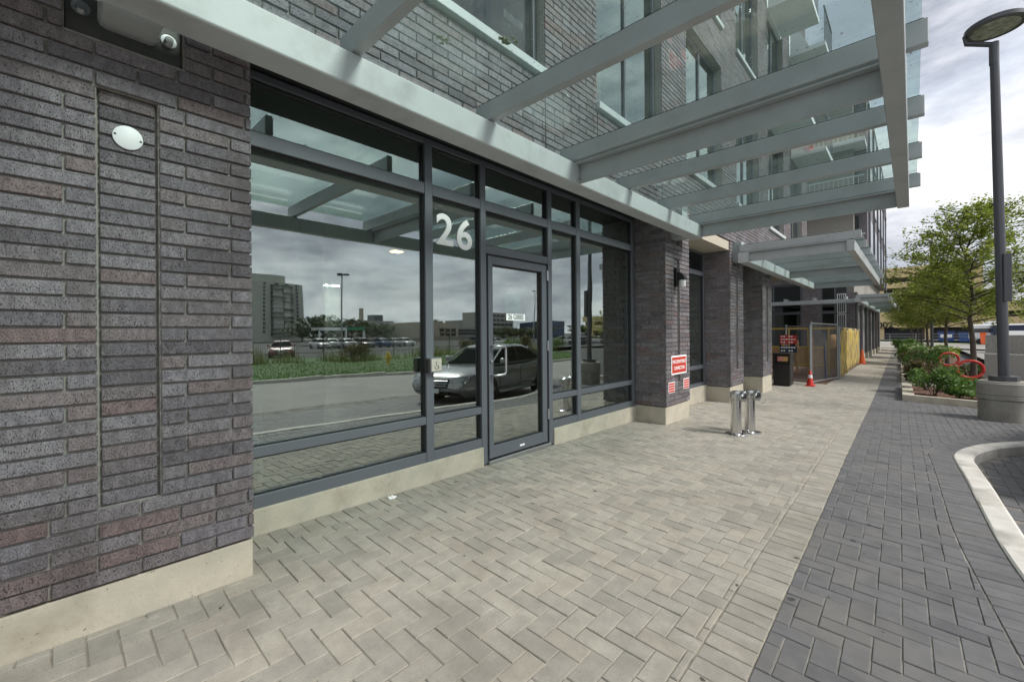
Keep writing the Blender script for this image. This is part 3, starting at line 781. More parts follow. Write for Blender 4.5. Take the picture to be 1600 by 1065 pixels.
for z0, z1 in ((0, 2.2), (2.25, 3.25)):
    gsc = MB(); gsc.box(.36, .40, WY - .02, WY + .03, z0, z1); gsc.box(.70, .74, WY - .02, WY + .03, z0, z1); gsc.box(.40, .70, WY - .019, WY + .03, z1 - .04, z1); gsc.box(.40, .70, WY - .019, WY + .03, z0, z0 + .04)
    go = gsc.build('screen', mat_wpaint, bld)
    for k in range(3): MB().box(.465 + k*.08, .485 + k*.08, WY - .015, WY + .02, z0 + .04, z1 - .04).build('screen_bar', mat_wpaint, go)
MB().box(.31, .755, WY + .04, WY + .3, -.4, 5).build('dark_panel', mat_dark, bld)
for k in range(7):
    y0 = WY + .02 + k*3.3
    m = MB(); m.box(WX - .3, WX + .09, y0 + .02, y0 + .85, -.6, 3.3); m2 = m.build('wing_column', mat_brick if k % 2 else mat_lampgrey, bld)
    MB().box(WX - .3, WX + .13, y0 - .02, y0 + .9, -.6, gz(WX, y0) + .35).build('column_base', mat_conc, bld)
    MB().box(WX - .3, WX - .05, y0 + .86, y0 + 3.29, -.4, 3.3).build('dark_panel', mat_dark, bld)
# wing upper storeys: brick, dark windows, white fins
UX = 1.55
MB().box(-6, UX, WY + .9, 52, 4.9, 13.6).build('wing_upper', mat_brick, bld)
MB().box(-6, UX + .05, WY - .7, 52.1, 13.605, 13.9).build('parapet', mat_wpaint, bld)
MB().box(-3.8, UX - .02, WY - .6, WY + .89, 4.75, 4.898).build('wood_soffit', mat_wood, bld)
for f_ in range(3):
    z0 = 5.0 + f_*2.9
    for (a, b) in ((-3.7, -2.2), (-1.9, -.2), (.2, 1.3)):
        w = MB(); w.box(a, b, WY + .84, WY + .899, z0 + .3, z0 + 2.4); o = w.build('window', mat_frame, bld)
        MB().box(a + .07, (a+b)/2 - .03, WY + .835, WY + .839, z0 + .37, z0 + 2.33).build('pane', mat_dkgl, o); MB().box((a+b)/2 + .03, b - .07, WY + .835, WY + .839, z0 + .37, z0 + 2.33).build('pane', mat_dkgl, o)
    s_ = MB(); s_.box(-3.8, UX + .02, WY - .6, WY + .83, z0 - .1, z0 + .12); s2 = s_.build('balcony_slab', mat_wpaint, bld)
    for k in range(26):
        x = -3.7 + k*.2; MB().box(x, x + .02, WY - .58, WY - .56, z0 + .12, z0 + 1.1).build('baluster', mat_wpaint, s2)
    MB().box(-3.78, UX, WY - .6, WY - .54, z0 + 1.1, z0 + 1.15).build('handrail', mat_wpaint, s2)
    for k in range(6):
        y0 = WY + 2 + k*3.7
        w = MB(); w.box(UX + .001, UX + .05, y0, y0 + 2.3, z0 + .3, z0 + 2.4); o = w.build('window', mat_frame, bld); MB().box(UX + .051, UX + .056, y0 + .08, y0 + 2.22, z0 + .38, z0 + 2.32).build('pane', mat_dkgl, o)
        MB().box(UX + .002, UX + .09, y0 - .2, y0 - .14, z0 - .3, z0 + 2.6).build('fin', mat_frame, bld)

# ------------------------------------------------ lay all bricks: 300 that show largest singly, the rest per wall
def brick_poly(axis, plane, a, b, z0, z1):
    j = .005; dp = random.uniform(-.0018, .0018); m = MB()
    if axis == 'x': m.cbox(plane - .035, plane + dp, a + j, b - j, z0 + j, z1 - j, .0035)
    else: m.cbox(a + j, b - j, plane - dp, plane + .035, z0 + j, z1 - j, .0035)
    return m
BRICKS.sort(key=lambda t: -t[0])
cache = {}
def brick_mesh(axis, w, h):
    k = (axis, round(w, 3), round(h, 3))
    if k not in cache:
        m = MB(); j = .005
        if axis == 'x': m.cbox(-.035, 0, j, w - j, j, h - j, .0035)
        else: m.cbox(j, w - j, 0, .035, j, h - j, .0035)
        cache[k] = m.mesh('brick', mat_brick)
    return cache[k]
for vis, par, ax, pl, a, b, z0, z1 in BRICKS[:300]:
    d = random.uniform(-.0018, .0018)
    o_ = inst('brick', brick_mesh(ax, b - a, z1 - z0), None, (pl + d, a, z0 + random.uniform(-.0012, .0012)) if ax == 'x' else (a, pl - d, z0 + random.uniform(-.0012, .0012)))
    o_.rotation_euler = (random.gauss(0, .004), random.gauss(0, .006), random.gauss(0, .004)) if ax == 'x' else (random.gauss(0, .006), random.gauss(0, .004), random.gauss(0, .004))
    attach(o_, par)
rest = {}
CB = [(0,3,2,1)]
for vis, par, ax, pl, a, b, z0, z1 in BRICKS[300:]:
    m = rest.setdefault(par.name, (par, MB()))[1]
    me = brick_mesh(ax, b - a, z1 - z0); d = random.uniform(-.0018, .0018)
    o_ = (pl + d, a, z0) if ax == 'x' else (a, pl - d, z0)
    m.add([(v.co.x + o_[0], v.co.y + o_[1], v.co.z + o_[2]) for v in me.vertices], [tuple(p.vertices) for p in me.polygons])
for par, m in rest.values(): m.build('brickwork', mat_brick, par, kind='stuff')
# ================================================================== CANOPIES
def tube_beam(x0, x1, y0, y1, z0, z1, r=.022):
    ring = []
    for (cx_, cz_, a0) in ((x1 - r, z1 - r, 0), (x0 + r, z1 - r, 90), (x0 + r, z0 + r, 180), (x1 - r, z0 + r, 270)):
        for k in range(5): a = R(a0 + k*22.5); ring.append((cx_ + r*math.cos(a), cz_ + r*math.sin(a)))
    return MB().loft([[(p[0], y0, p[1]) for p in ring], [(p[0], y1, p[1]) for p in ring]])
def canopy(label, xi, xo, over, y_start, y_end, rafters, mains, zb=2.83, zr=3.05, zt=3.20):
    c = empty('glass_canopy', (xi, rafters[0], zb)); tag(c, label, 'canopy', 'steel and glass canopies along the facade')
    tube_beam(xi, xi + .20, y_start, y_end, zb, zb + .205, .014).build('tube_beam', mat_steel2, c)
    tube_beam(xo - .055, xo + .055, y_start, y_end - .0, zb + .01, zb + .205, .008).build('fascia_beam', mat_steel, c)
    for y in mains:
        m = MB(); m.cbox(xi + .201, xo - .056, y + .085, y + .105, zb + .012, zb + .19, .003); m.cbox(xi + .201, xo - .056, y + .02, y + .17, zb + .1905, zb + .205, .003)
        ob = m.build('outrigger_beam', mat_steel, c)
        MB().cbox(xi + .2005, xi + .212, y + .03, y + .084, zb + .016, zb + .189, .002).build('end_plate', mat_steel, ob)
        for kz in (.05, .15): MB().tube([(xi + .212, y + .055, zb + kz), (xi + .226, y + .055, zb + kz)], .011, 8).build('bolt', mat_galv, ob)
    for y in rafters:
        m = MB(); m.cbox(xi + .02, xo + over, y, y + .065, zr, zt, .004); r_ = m.build('rafter', mat_steel, c)
        MB().box(xi + .05, xi + .13, y + .012, y + .053, zb + .2055, zr - .0005).build('packer', mat_plate, r_)
        MB().box(xo - .04, xo + .04, y + .012, y + .053, zb + .2055, zr - .0005).build('packer', mat_plate, r_)
        MB().box(xi + .02, xo + over - .02, y + .008, y + .057, zt + .0005, zt + .008).build('glazing_gasket', mat_black, r_)
    ys_ = [rafters[0] - (rafters[1] - rafters[0])] if y_start < 0 else []
    pl = list(rafters)
    if y_start < 0: pl = [y_start] + pl
    for a, b in zip(pl, pl[1:]):
        MB().cbox(xi - .06, xo + over - .03, a + .040, b + .024, zt + .009, zt + .023, .002).build('glass_panel', mat_canglass, c)
    return c
canopy('grey steel and dirty glass canopy over the entrance numbered 26', .60, 3.165, .155, -1.2, 7.12, [.10, 1.25, 2.40, 3.55, 4.70, 5.85, 7.0], [-.05, 3.55, 6.95])
canopy('grey steel and glass canopy in front of the two far brick piers', .60, 2.44, .15, 9.72, 17.9, [9.75 + 1.15*k for k in range(8)], [9.68, 13.7, 17.7], zb=2.76, zr=2.98, zt=3.12)
canopy('grey steel canopy on the corner of the far wing beyond the hoarding', 1.2, 2.45, .12, 26.6, 46, [26.65 + 2.4*k for k in range(9)], [26.6, 32, 38, 44], zb=2.72, zr=2.93, zt=3.05)
cw = empty('canopy_rail', (-3.5, WY - .6, 2.75)); tag(cw, 'long grey steel rail with small brackets across the wing windows', 'rail')
MB().cbox(-4, 1.19, WY - .75, WY - .6, 2.72, 2.92, .01).build('rail', mat_steel, cw)
for k in range(4): MB().box(-3.2 + k*1.3, -3.08 + k*1.3, WY - .72, WY + .02, 2.925, 3.06).build('bracket', mat_steel, cw)
# birds' droppings on the glass of the entrance canopy
for (x, y, s_) in ((1.35, 2.02, .045), (1.05, 1.72, .04), (1.02, 3.2, .02)):
    m = MB()
    for k in range(14):
        a = random.uniform(0, 6.28); r_ = s_*random.random()**.5; cx_, cy_ = x + r_*math.cos(a), y + r_*1.4*math.sin(a); rr = s_*random.uniform(.12, .42)
        m.prism([(cx_ + rr*math.cos(t*.785)*random.uniform(.7, 1.2), cy_ + rr*math.sin(t*.785)*random.uniform(.7, 1.2), 3.2235) for t in range(8)], (0, 0, .002))
    tag(m.build('bird_dropping', M('dropping', (.5, .47, .33), (.2, .19, .1), 60, .8)), {0.045: 'larger pale bird dropping on the canopy glass near the window sill', .04: 'smaller pale bird dropping on the canopy glass by the brick wall', .02: 'tiny dried bird dropping on the canopy glass'}[s_], 'dropping')

# ================================================================== THINGS AT THE ENTRANCE
pb = empty('push_button', (FX, 2.41, 1.06)); tag(pb, 'square brushed steel wheelchair push button on the storefront mullion', 'button')
MB().cbox(FX + .001, .055, 2.315, 2.345, .995, 1.125, .004).build('back_box', mat_black, pb)
MB().cbox(FX + .001, .05, 2.346, 2.476, .998, 1.128, .006).build('button_box', mat_brushed, pb)
MB().cbox(.0505, .056, 2.354, 2.468, 1.006, 1.120, .004).build('button_face', M('button_face', (.60, .58, .50), rough=.4, metal=.4), pb)
wc = MB(); X0 = .0565
rg_ = [(X0, 2.411 + .021*math.cos(R(a)), 1.046 + .021*math.sin(R(a))) for a in range(150, 420, 15)]
wc.tube(rg_, .0022, 6); wc.tube([(X0, 2.407, 1.082), (X0, 2.409, 1.056), (X0, 2.424, 1.056), (X0, 2.434, 1.032), (X0, 2.44, 1.035)], .0028, 6)
wc.lathe((X0, 2.407, 1.088), [(.0001, -.006), (.006, -.002), (.006, .002), (.0001, .006)], 10); wc.build('wheelchair_symbol', mat_letter, pb)
def fdc(x, y, label):
    z = gz(x, y); o = empty('hose_connection', (x, y, z)); tag(o, label, 'standpipe', 'chrome fire hose connections on the pavement')
    MB().lathe((x, y, z), [(.15, -.01), (.15, .012), (.135, .022), (.070, .026)], 36).build('base_flange', mat_chrome, o, smooth=True)
    MB().lathe((x, y, z), [(.070, .02), (.070, .50), (.082, .51), (.084, .585), (.06, .61), (.02, .622)], 30).build('standpipe', mat_chrome, o, smooth=True)
    for s_, (dx, dy) in enumerate(((.92, -.38), (.38, .92))):
        h = MB(); d = Vector((dx, dy, .0)).normalized(); c = Vector((x, y, z + .545))
        h.tube([c, c + d*.075, c + d*.08, c + d*.105], [.055, .05, .062, .062], 18); ho = h.build('inlet', mat_chrome, o, smooth=True)
        MB().tube([c + d*.106, c + d*.135, c + d*.14], [.067, .067, .05], 18).build('cap', mat_chrome, ho, smooth=True)
        for k in (-1, 1):
            e_ = c + d*.12 + Vector((-d.y, d.x, 0))*k*.055; MB().tube([e_, e_ + Vector((-d.y, d.x, 0))*k*.03], .012, 8).build('lug', mat_chrome, ho)
    p0 = Vector((x + .11, y - .03, z + .52)); MB().tube([p0, p0 + Vector((.02, 0, -.05)), p0 + Vector((.05, .02, -.085)), p0 + Vector((.085, .03, -.06)), p0 + Vector((.09, .03, -.01))], .004, 6).build('chain', mat_galv, o)
fdc(1.40, 6.62, 'chrome fire hose standpipe on the paving, the one whose base is nearer the entrance door')
fdc(1.50, 6.93, 'chrome fire hose standpipe on the paving, the one farther from the entrance door')
sg = empty('fire_sign', (FACE, 6.88, .82)); tag(sg, 'red and white FIRE DEPARTMENT CONNECTION sign on the brick pier', 'sign')
MB().cbox(FACE + .002, FACE + .008, 6.575, 7.18, .672, .972, .003).build('sign_panel', mat_white, sg)
MB().box(FACE + .0085, FACE + .0095, 6.600, 7.155, .697, .947).build('red_field', mat_red, sg)
put('lettering', text_mesh('FIRE DEPARTMENT', .075, mat_white, 'lettering', .0006, .0012, .84), sg, (FACE + .0105, 6.878, .872), FACE_X)
put('lettering', text_mesh('CONNECTION', .075, mat_white, 'lettering', .0006, .0012, .84), sg, (FACE + .0105, 6.878, .772), FACE_X)
for (a, z, lb) in ((6.465, .40, 'small red sign with white lines low on the pier, nearer the corner'), (7.055, .415, 'small red sign with white lines low on the pier, under the big sign edge')):
    s2 = empty('small_sign', (FACE, a + .12, z)); tag(s2, lb, 'sign', 'small red signs on the brick pier')
    MB().cbox(FACE + .002, FACE + .006, a, a + .235, z, z + .165, .002).build('sign_panel', mat_white, s2)
    for k in range(4): MB().box(FACE + .0065, FACE + .0075, a + .012, a + .223, z + .01 + k*.038, z + .038 + k*.038).build('red_field', mat_red, s2)
wl = empty('wall_lamp', (FACE, 6.83, 2.2)); tag(wl, 'small black wall lamp with frosted glass on the first free brick pier', 'wall lamp')
MB().cbox(FACE - .03, FACE + .03, 6.765, 6.895, 2.07, 2.36, .01).build('back_plate', mat_black, wl)
arc = [(FACE + .03 + .115*math.sin(R(a)), 2.17 + .12*math.cos(R(a))) for a in range(0, 100, 10)]
MB().prism([(FACE + .03, 6.77, 2.17)] + [(x, 6.77, z) for x, z in arc], (0, .12, 0)).build('hood', mat_black, wl)
MB().tube([(FACE + .085, 6.83, 2.165), (FACE + .085, 6.83, 2.09), (FACE + .085, 6.83, 2.06), (FACE + .085, 6.83, 2.045)], [.052, .054, .05, .03], 16).build('lamp_shade', M('frosted_glass', (.75, .76, .74), rough=.3), wl, smooth=True)
# pebble-like litter at the plinth
lt = MB()
for k in range(5):
    a = k*1.3; x, y = .07 + .02*math.cos(a), 1.93 + .025*math.sin(a)
    lt.lathe((x, y, gz(x, y)), [(.004, 0), (.014, .006), (.012, .014), (.003, .018)], 6)
tag(lt.build('litter', mat_white), 'crumpled white scrap lying against the concrete plinth', 'litter')

# ================================================================== BIN, CONES, HOARDING
bn = empty('litter_bin', (.45, 14.6, gz(.45, 14.6))); tag(bn, 'square dark brown litter bin beside the farthest brick pier', 'bin')
bx0, bx1, by0, by1, bz = .22, .69, 14.42, 14.9, gz(.45, 14.6)
b = MB(); b.cbox(bx0 + .02, bx1 - .02, by0 + .02, by1 - .02, bz + .02, bz + .64, .015); b.cbox(bx0 + .05, bx1 - .05, by0 + .05, by1 - .05, bz, bz + .03, .01); b.build('body', mat_bin, bn)
for k in range(9): MB().box(bx0 + .05 + k*.042, bx0 + .072 + k*.042, by0 + .008, by0 + .0199, bz + .06, bz + .60).build('slat', mat_bin, bn)
MB().cbox(bx0, bx1, by0, by1, bz + .645, bz + .68, .01).build('rim', mat_bin, bn)
t = MB(); t.cbox(bx0 + .015, bx0 + .06, by0 + .015, by1 - .015, bz + .681, bz + .90, .008); t.cbox(bx1 - .06, bx1 - .015, by0 + .015, by1 - .015, bz + .681, bz + .90, .008); t.cbox(bx0 + .061, bx1 - .061, by1 - .06, by1 - .02, bz + .681, bz + .9, .004); t.cbox(bx0 + .061, bx1 - .061, by0 + .1, by0 + .12, bz + .681, bz + .9, .004)
t.build('hood', mat_bin, bn); MB().cbox(bx0, bx1, by0, by1, bz + .901, bz + .95, .015).build('lid', mat_bin, bn)
MB().box(bx0 + .12, bx1 - .2, by0 + .06, by0 + .066, bz + .71, bz + .85).build('red_sticker', M('sticker_red', (.6, .05, .05), (.7, .5, .4), 40, .5), bn)
MB().box(bx1 - .199, bx1 - .08, by0 + .06, by0 + .066, bz + .71, bz + .85).build('orange_sticker', M('sticker_orange', (.7, .3, .05), (.6, .5, .2), 40, .5), bn)
def cone(x, y, h, mat, label, band=True, tilt=0):
    z = gz(x, y); o = empty('traffic_cone', (x, y, z)); tag(o, label, 'cone')
    MB().cbox(x - h*.27, x + h*.27, y - h*.27, y + h*.27, z, z + .03, .01).build('base', mat, o)
    MB().lathe((x, y, z), [(h*.20, .03), (h*.19, .05), (h*.055, h - .01), (h*.04, h)], 24).build('body', mat, o, smooth=True)
    if band: MB().lathe((x, y, z), [(h*.145, h*.42), (h*.105, h*.66)], 24).build('reflective_band', mat_wpaint, o, smooth=True) if False else MB().lathe((x, y, z), [(h*.1395, h*.52), (h*.1375, h*.53), (h*.1035, h*.72), (h*.102, h*.73)], 24).build('reflective_band', mat_wpaint, o, smooth=True)
cone(1.03, 15.2, .46, mat_redcone, 'red traffic cone with pale band at the fence post by the bin')
cone(1.35, 28.2, .72, mat_orange, 'faded orange traffic cone at the far end of the hoarding', band=False)
# chain-link panels
mat_wire = M('weathered_wire', (.14, .145, .14), rough=.6, metal=.3)
def chain_panel(a, b, z0, z1, label, posts=True):
    A, B = Vector(a), Vector(b); d = (B - A); ln = d.length; d.normalize(); nn = Vector((-d.y, d.x))
    ga, gb = gz(a[0], a[1]), gz(b[0], b[1])
    o = empty('chain_link_panel', (a[0], a[1], ga)); tag(o, label, 'fence', 'temporary chain-link fence panels')
    P = lambda s_, z: (A.x + d.x*s_, A.y + d.y*s_, ga + (gb - ga)*s_/ln + z)
    for s_ in (0, ln): MB().tube([P(s_, 0), P(s_, z1 + .05)], .03, 10).build('post', mat_galv, o)
    for z in (z0, z1): MB().tube([P(.03, z), P(ln - .03, z)], .018, 8).build('rail', mat_galv, o)
    m = MB(); st = .075; h = z1 - z0; k = -h
    while k < ln:
        for sg_ in (0, 1):
            s0, s1 = k, k + h; zz0, zz1 = (z0, z1) if sg_ == 0 else (z1, z0)
            if s0 < 0: zz0 = zz0 + (zz1 - zz0)*(-s0)/h; s0 = 0
            if s1 > ln: zz1 = zz1 - (zz1 - zz0)*(s1 - ln)/(s1 - s0); s1 = ln
            if s1 - s0 > .02:
                p, q = Vector(P(s0, zz0)), Vector(P(s1, zz1)); m.tube([p, q], .0019, 3, cap=False)
        k += st
    m.build('wire_mesh', mat_wire, o, kind='stuff')
    return o
chain_panel((.30, 15.9), (.98, 15.55), .08, 1.75, 'chain-link panel between the litter bin and the red cone')
chain_panel((1.0, 15.6), (1.38, 18.1), .08, 1.85, 'chain-link gate panel with a blue strap beside the red cone')
chain_panel((1.42, 18.2), (1.2, 28.0), .06, 1.75, 'long chain-link panel wrapped in yellow mesh along the walkway')
st_ = MB(); st_.tube([(1.17, 16.75, gz(1.1, 16.7) + 1.6), (1.20, 16.75, .9 + gz(1.1, 16.7)), (1.22, 16.8, gz(1.1, 16.7) + .1)], .018, 6)
tag(st_.build('strap', M('blue_strap', (.05, .07, .16), rough=.7)), 'dark blue strap hanging down the chain-link gate', 'strap')
# yellow mesh tarp with folds
tp = MB(); ny, nz = 150, 10; rings = []
for i in range(ny + 1):
    s_ = i / ny; y = 18.25 + 9.6*s_; x = 1.385 + (1.17 - 1.385)*s_ + .05*math.sin(y*5.1) * (.5 + .5*math.sin(y*1.7)) + .075; col_ = []
    for j in range(nz + 1):
        z = .10 + 1.62*j/nz + (.05*math.sin(y*2.3) if j == nz else 0); col_.append((x + .035*math.sin(y*7 + j*.9)*math.sin(j*.5 + y), y, gz(x, y) + z))
    rings.append(col_)
tp.loft(rings, cap=False, closed=False)
def mesh_fabric(name, c1, c2):
    m = bpy.data.materials.new(name); m.use_nodes = True; t = m.node_tree; t.nodes.clear(); lk = t.links.new
    o = t.nodes.new('ShaderNodeOutputMaterial'); g = t.nodes.new('ShaderNodeNewGeometry'); mp_ = t.nodes.new('ShaderNodeMapping'); mp_.inputs['Scale'].default_value = (1, 1.6, .55); lk(g.outputs['Position'], mp_.inputs[0])
    n = t.nodes.new('ShaderNodeTexNoise'); n.inputs['Scale'].default_value = 2.2; n.inputs['Detail'].default_value = 5; lk(mp_.outputs[0], n.inputs['Vector'])
    cr = t.nodes.new('ShaderNodeValToRGB'); cr.color_ramp.elements[0].color = c1 + (1,); cr.color_ramp.elements[1].color = c2 + (1,); cr.color_ramp.elements[0].position = .35; cr.color_ramp.elements[1].position = .65; lk(n.outputs['Fac'], cr.inputs[0])
    d = t.nodes.new('ShaderNodeBsdfDiffuse'); lk(cr.outputs[0], d.inputs[0]); tr = t.nodes.new('ShaderNodeBsdfTransparent')
    mr = t.nodes.new('ShaderNodeMapRange'); mr.inputs['From Min'].default_value = .4; mr.inputs['From Max'].default_value = .62; mr.inputs['To Min'].default_value = .15; mr.inputs['To Max'].default_value = .65; lk(n.outputs['Fac'], mr.inputs['Value'])
    x = t.nodes.new('ShaderNodeMixShader'); lk(mr.outputs[0], x.inputs[0]); lk(d.outputs[0], x.inputs[1]); lk(tr.outputs[0], x.inputs[2]); lk(x.outputs[0], o.inputs[0]); return m
tpo = tp.build('yellow_tarp', mesh_fabric('yellow_mesh_fabric', (.56, .42, .12), (.47, .39, .22)), smooth=True)
sm = tpo.modifiers.new('thickness', 'SOLIDIFY'); sm.thickness = .004
tag(tpo, 'wrinkled yellow mesh tarp hung on the long chain-link panel', 'tarp')
# hoarding of yellow plywood and lumber behind the chain-link
hb = empty('hoarding', (-.6, 19.2, gz(0, 19))); tag(hb, 'yellow framed lumber and plywood hoarding behind the chain-link panels', 'hoarding')
for k in range(7):
    x0 = -1.6 + k*.42; MB().box(x0 + .003, x0 + .417, 19.4, 19.42, gz(0, 19.4) + .25, gz(0, 19.4) + .98).build('plywood_board', mat_wood, hb)
for k in range(6):
    x0 = -1.4 + k*.46; MB().box(x0, x0 + .09, 19.33, 19.37, gz(0, 19.4) + .0, gz(0, 19.4) + (1.25 if k % 2 else 1.4)).build('stud', mat_wood, hb)
for z in (.3, .95, 1.66): MB().box(-1.6, 1.3, 19.372, 19.399, gz(0, 19.4) + z, gz(0, 19.4) + z + .07).build('rail', mat_yellow, hb)
for k in range(5): MB().box(-1.5 + k*.62, -1.45 + k*.62, 19.30, 19.329, gz(0, 19.4), gz(0, 19.4) + 1.74).build('upright', mat_yellow, hb)
for k in range(9):
    MB().box(1.02, 1.04, 19.5 + k*.95, 20.43 + k*.95, gz(1, 20 + k) + .2, gz(1, 20 + k) + 1.5).build('plywood_board', mat_wood, hb)
flat('construction_ground', -1.1, 1.3, 16.2, 27.9, mat_mulch, .004, 3, 8)
for (z, h, mt_, lb, nm) in ((1.20, .27, mat_red, 'red notice board with white lettering hung on the fence above the bin', 3), (.93, .2, M('navy_board', (.02, .03, .06), rough=.5), 'dark notice board with white lettering hung below the red one', 2)):
    y = 15.86; zz = gz(.3, y) + z; s_ = empty('notice_board', (.3, y, zz)); tag(s_, lb, 'sign')
    MB().cbox(.16, .62, y - .12, y - .105, zz, zz + h, .003).build('sign_panel', mt_, s_)
    for k in range(nm):
        zz2 = zz + h*(k + .35)/nm
        for q_ in range(6):
            x0 = .19 + q_*.068
            if k == 1 or q_ % 3 != 2: MB().box(x0, x0 + .05, y - .1225, y - .1205, zz2, zz2 + h*.28/nm*1.5).build('lettering', mat_white, s_)

# ================================================================== STREET LAMPS
def street_lamp(x, y, label, hgt=7.05, lean=-.094, head=True, detail=True):
    z = gz(x, y); o = empty('street_lamp', (x, y, z)); tag(o, label, 'street lamp', 'street lamps on concrete bases')
    MB().lathe((x, y, z), [(.345, -.25), (.345, .385), (.335, .392), (.335, .402), (.36, .408), (.36, .475), (.35, .482), (.35, .492), (.36, .498), (.36, .70), (.345, .715), (.335, .717), (.335, .735), (.05, .737)], 48).build('concrete_base', mat_greyconc, o, smooth=True)
    MB().tube([(x, y, z + .735), (x, y, z + .83)], [.205, .205], 8).build('base_flange', mat_lampgrey, o)
    top = Vector((x + lean, y, hgt - .35))
    MB().tube([(x, y, z + .75), (x + lean*.5, y, (z + .75 + top.z)/2), top], [.078, .072, .062], 20).build('pole', mat_lampgrey, o, smooth=True)
    MB().cbox(x - .01, x + .095, y - .135, y - .07, 1.86, 2.75, .01).build('junction_box', mat_lampgrey, o)
    hc = top + Vector((.02, .05, .37))
    MB().tube([top - Vector((0, 0, .35)), top + Vector((0, 0, .06))], .068, 16).build('sleeve', mat_lampgrey, o, smooth=True)
    MB().tube([top + Vector((0, 0, .02)), top + Vector((-.36, 0, .20)), hc + Vector((-.40, 0, .0))], [.045, .045, .035], 10).build('arm', mat_lampgrey, o, smooth=True)
    hd_ = MB().lathe(hc, [(.33, -.025), (.40, -.035), (.415, -.02), (.415, .05), (.40, .065), (.05, .085)], 48).build('luminaire', mat_lampgrey, o, smooth=True)
    MB().lathe(hc, [(.32, -.034), (.328, -.026), (.02, -.0255)], 40).build('lens', M('lens', (.42, .43, .38), (.2, .2, .18), 14, .2), hd_)
    return o
street_lamp(4.492, 12.2, 'dark grey street lamp with round disc head on a grooved concrete drum')
street_lamp(4.1, 36.7, 'distant grey street lamp rising from the planting among the trees', lean=0)

# ================================================================== PLANTERS, TREES, SHRUBS
def leaf_cloud(m, c, rad, n, size, flat_=.75, seed=0, hollow=.35):
    rnd_ = random.Random(seed)
    for k in range(n):
        while True:
            p = Vector((rnd_.uniform(-1, 1), rnd_.uniform(-1, 1), rnd_.uniform(-1, 1)))
            if hollow < p.length < 1: break
        q = Vector((c[0] + p.x*rad[0], c[1] + p.y*rad[1], c[2] + p.z*rad[2]))
        leaf(m, q, size*rnd_.uniform(.6, 1.3), rnd_, flat_)
def leaf(m, q, s_, rnd_, flat_=.6):
    nrm = Vector((rnd_.gauss(0, flat_), rnd_.gauss(0, flat_), 1)).normalized(); a = Vector((rnd_.gauss(0, 1), rnd_.gauss(0, 1), rnd_.gauss(0, .4)))
    u = nrm.cross(a).normalized(); v = nrm.cross(u)
    m.add([(q - u*s_)[:], (q + v*s_*.45)[:], (q + u*s_)[:], (q - v*s_*.45)[:]], [(0, 1, 2, 3)])
def raw(m, name, mat, parent, kind=None):
    me = bpy.data.meshes.new(name); me.from_pydata(m.v, [], m.f); me.materials.append(mat); o = bpy.data.objects.new(name, me); COL.objects.link(o); attach(o, parent)
    if kind: o['kind'] = kind
    return o
def tree(x, y, z, h, clear, rad, nl, lsz, label, seed, lm=None, name='tree', tr=.085, group=None, conic=.8):
    rnd_ = random.Random(seed); o = empty(name, (x, y, z)); tag(o, label, 'tree', group)
    tk = MB(); pts = [Vector((x + rnd_.uniform(-.03, .03)*k, y + rnd_.uniform(-.03, .03)*k, z + h*.93*k/8)) for k in range(9)]
    tk.tube(pts, [tr*(1 - .88*k/8) * (1.25 if k == 0 else 1) for k in range(9)], 10); lf = MB()
    nb = 62 if nl > 2500 else 18
    for b_ in range(nb):
        t_ = b_ / (nb - 1); zz = clear + (h*.93 - clear)*t_**.92; i = min(7, int(8*zz/(h*.93))); f_ = 8*zz/(h*.93) - i; base = pts[i].lerp(pts[i+1], min(1, f_))
        a = b_*2.4 + rnd_.uniform(-.4, .4); shape = (math.sin(math.pi*(.18 + .82*min(1, t_*.98 + .02))**.75)**.7 if conic < .5 else (1 - t_)**.62 * (.62 + .38*min(1, t_*5)) + .12)
        ln = rad*shape*rnd_.uniform(.75, 1.12); rise = ln*rnd_.uniform(.18, .42)
        d = Vector((math.cos(a), math.sin(a), 0)); br = [base + d*ln*s_ + Vector((rnd_.uniform(-.05, .05), rnd_.uniform(-.05, .05), rise*(s_**.8))) for s_ in (0, .33, .66, 1)]
        tk.tube(br, [tr*.34*(1 - .5*t_), tr*.24*(1 - .5*t_), tr*.14, .006], 5, cap=False)
        nt_ = int(nl/nb*(.35 + shape))
        ntw = max(3, int(ln*5))
        for w_ in range(ntw):
            s_ = .22 + .8*(w_ + rnd_.random())/ntw; c = base + d*ln*s_ + Vector((0, 0, rise*s_**.8)); tw = Vector((-d.y, d.x, 0))*rnd_.choice((-1, 1))*rnd_.uniform(.1, .42)*ln*.7 + d*rnd_.uniform(0, .25)*ln + Vector((0, 0, rnd_.uniform(-.1, .2)))
            tk.tube([c, c + tw*.5 + Vector((0, 0, .02)), c + tw], [.01*tr/.085, .007*tr/.085, .003], 3, cap=False)
            for k in range(max(4, nt_//ntw)):
                q = c + tw*rnd_.uniform(.15, 1.1) + Vector((rnd_.gauss(0, .07*rad/2), rnd_.gauss(0, .07*rad/2), rnd_.gauss(-.02, .10*rad/2))); leaf(lf, q, lsz*rnd_.uniform(.6, 1.25), rnd_, .55)
    tk.build('trunk', mat_bark, o, smooth=True); raw(lf, 'crown', lm or mat_leaf, o, 'stuff')
    return o
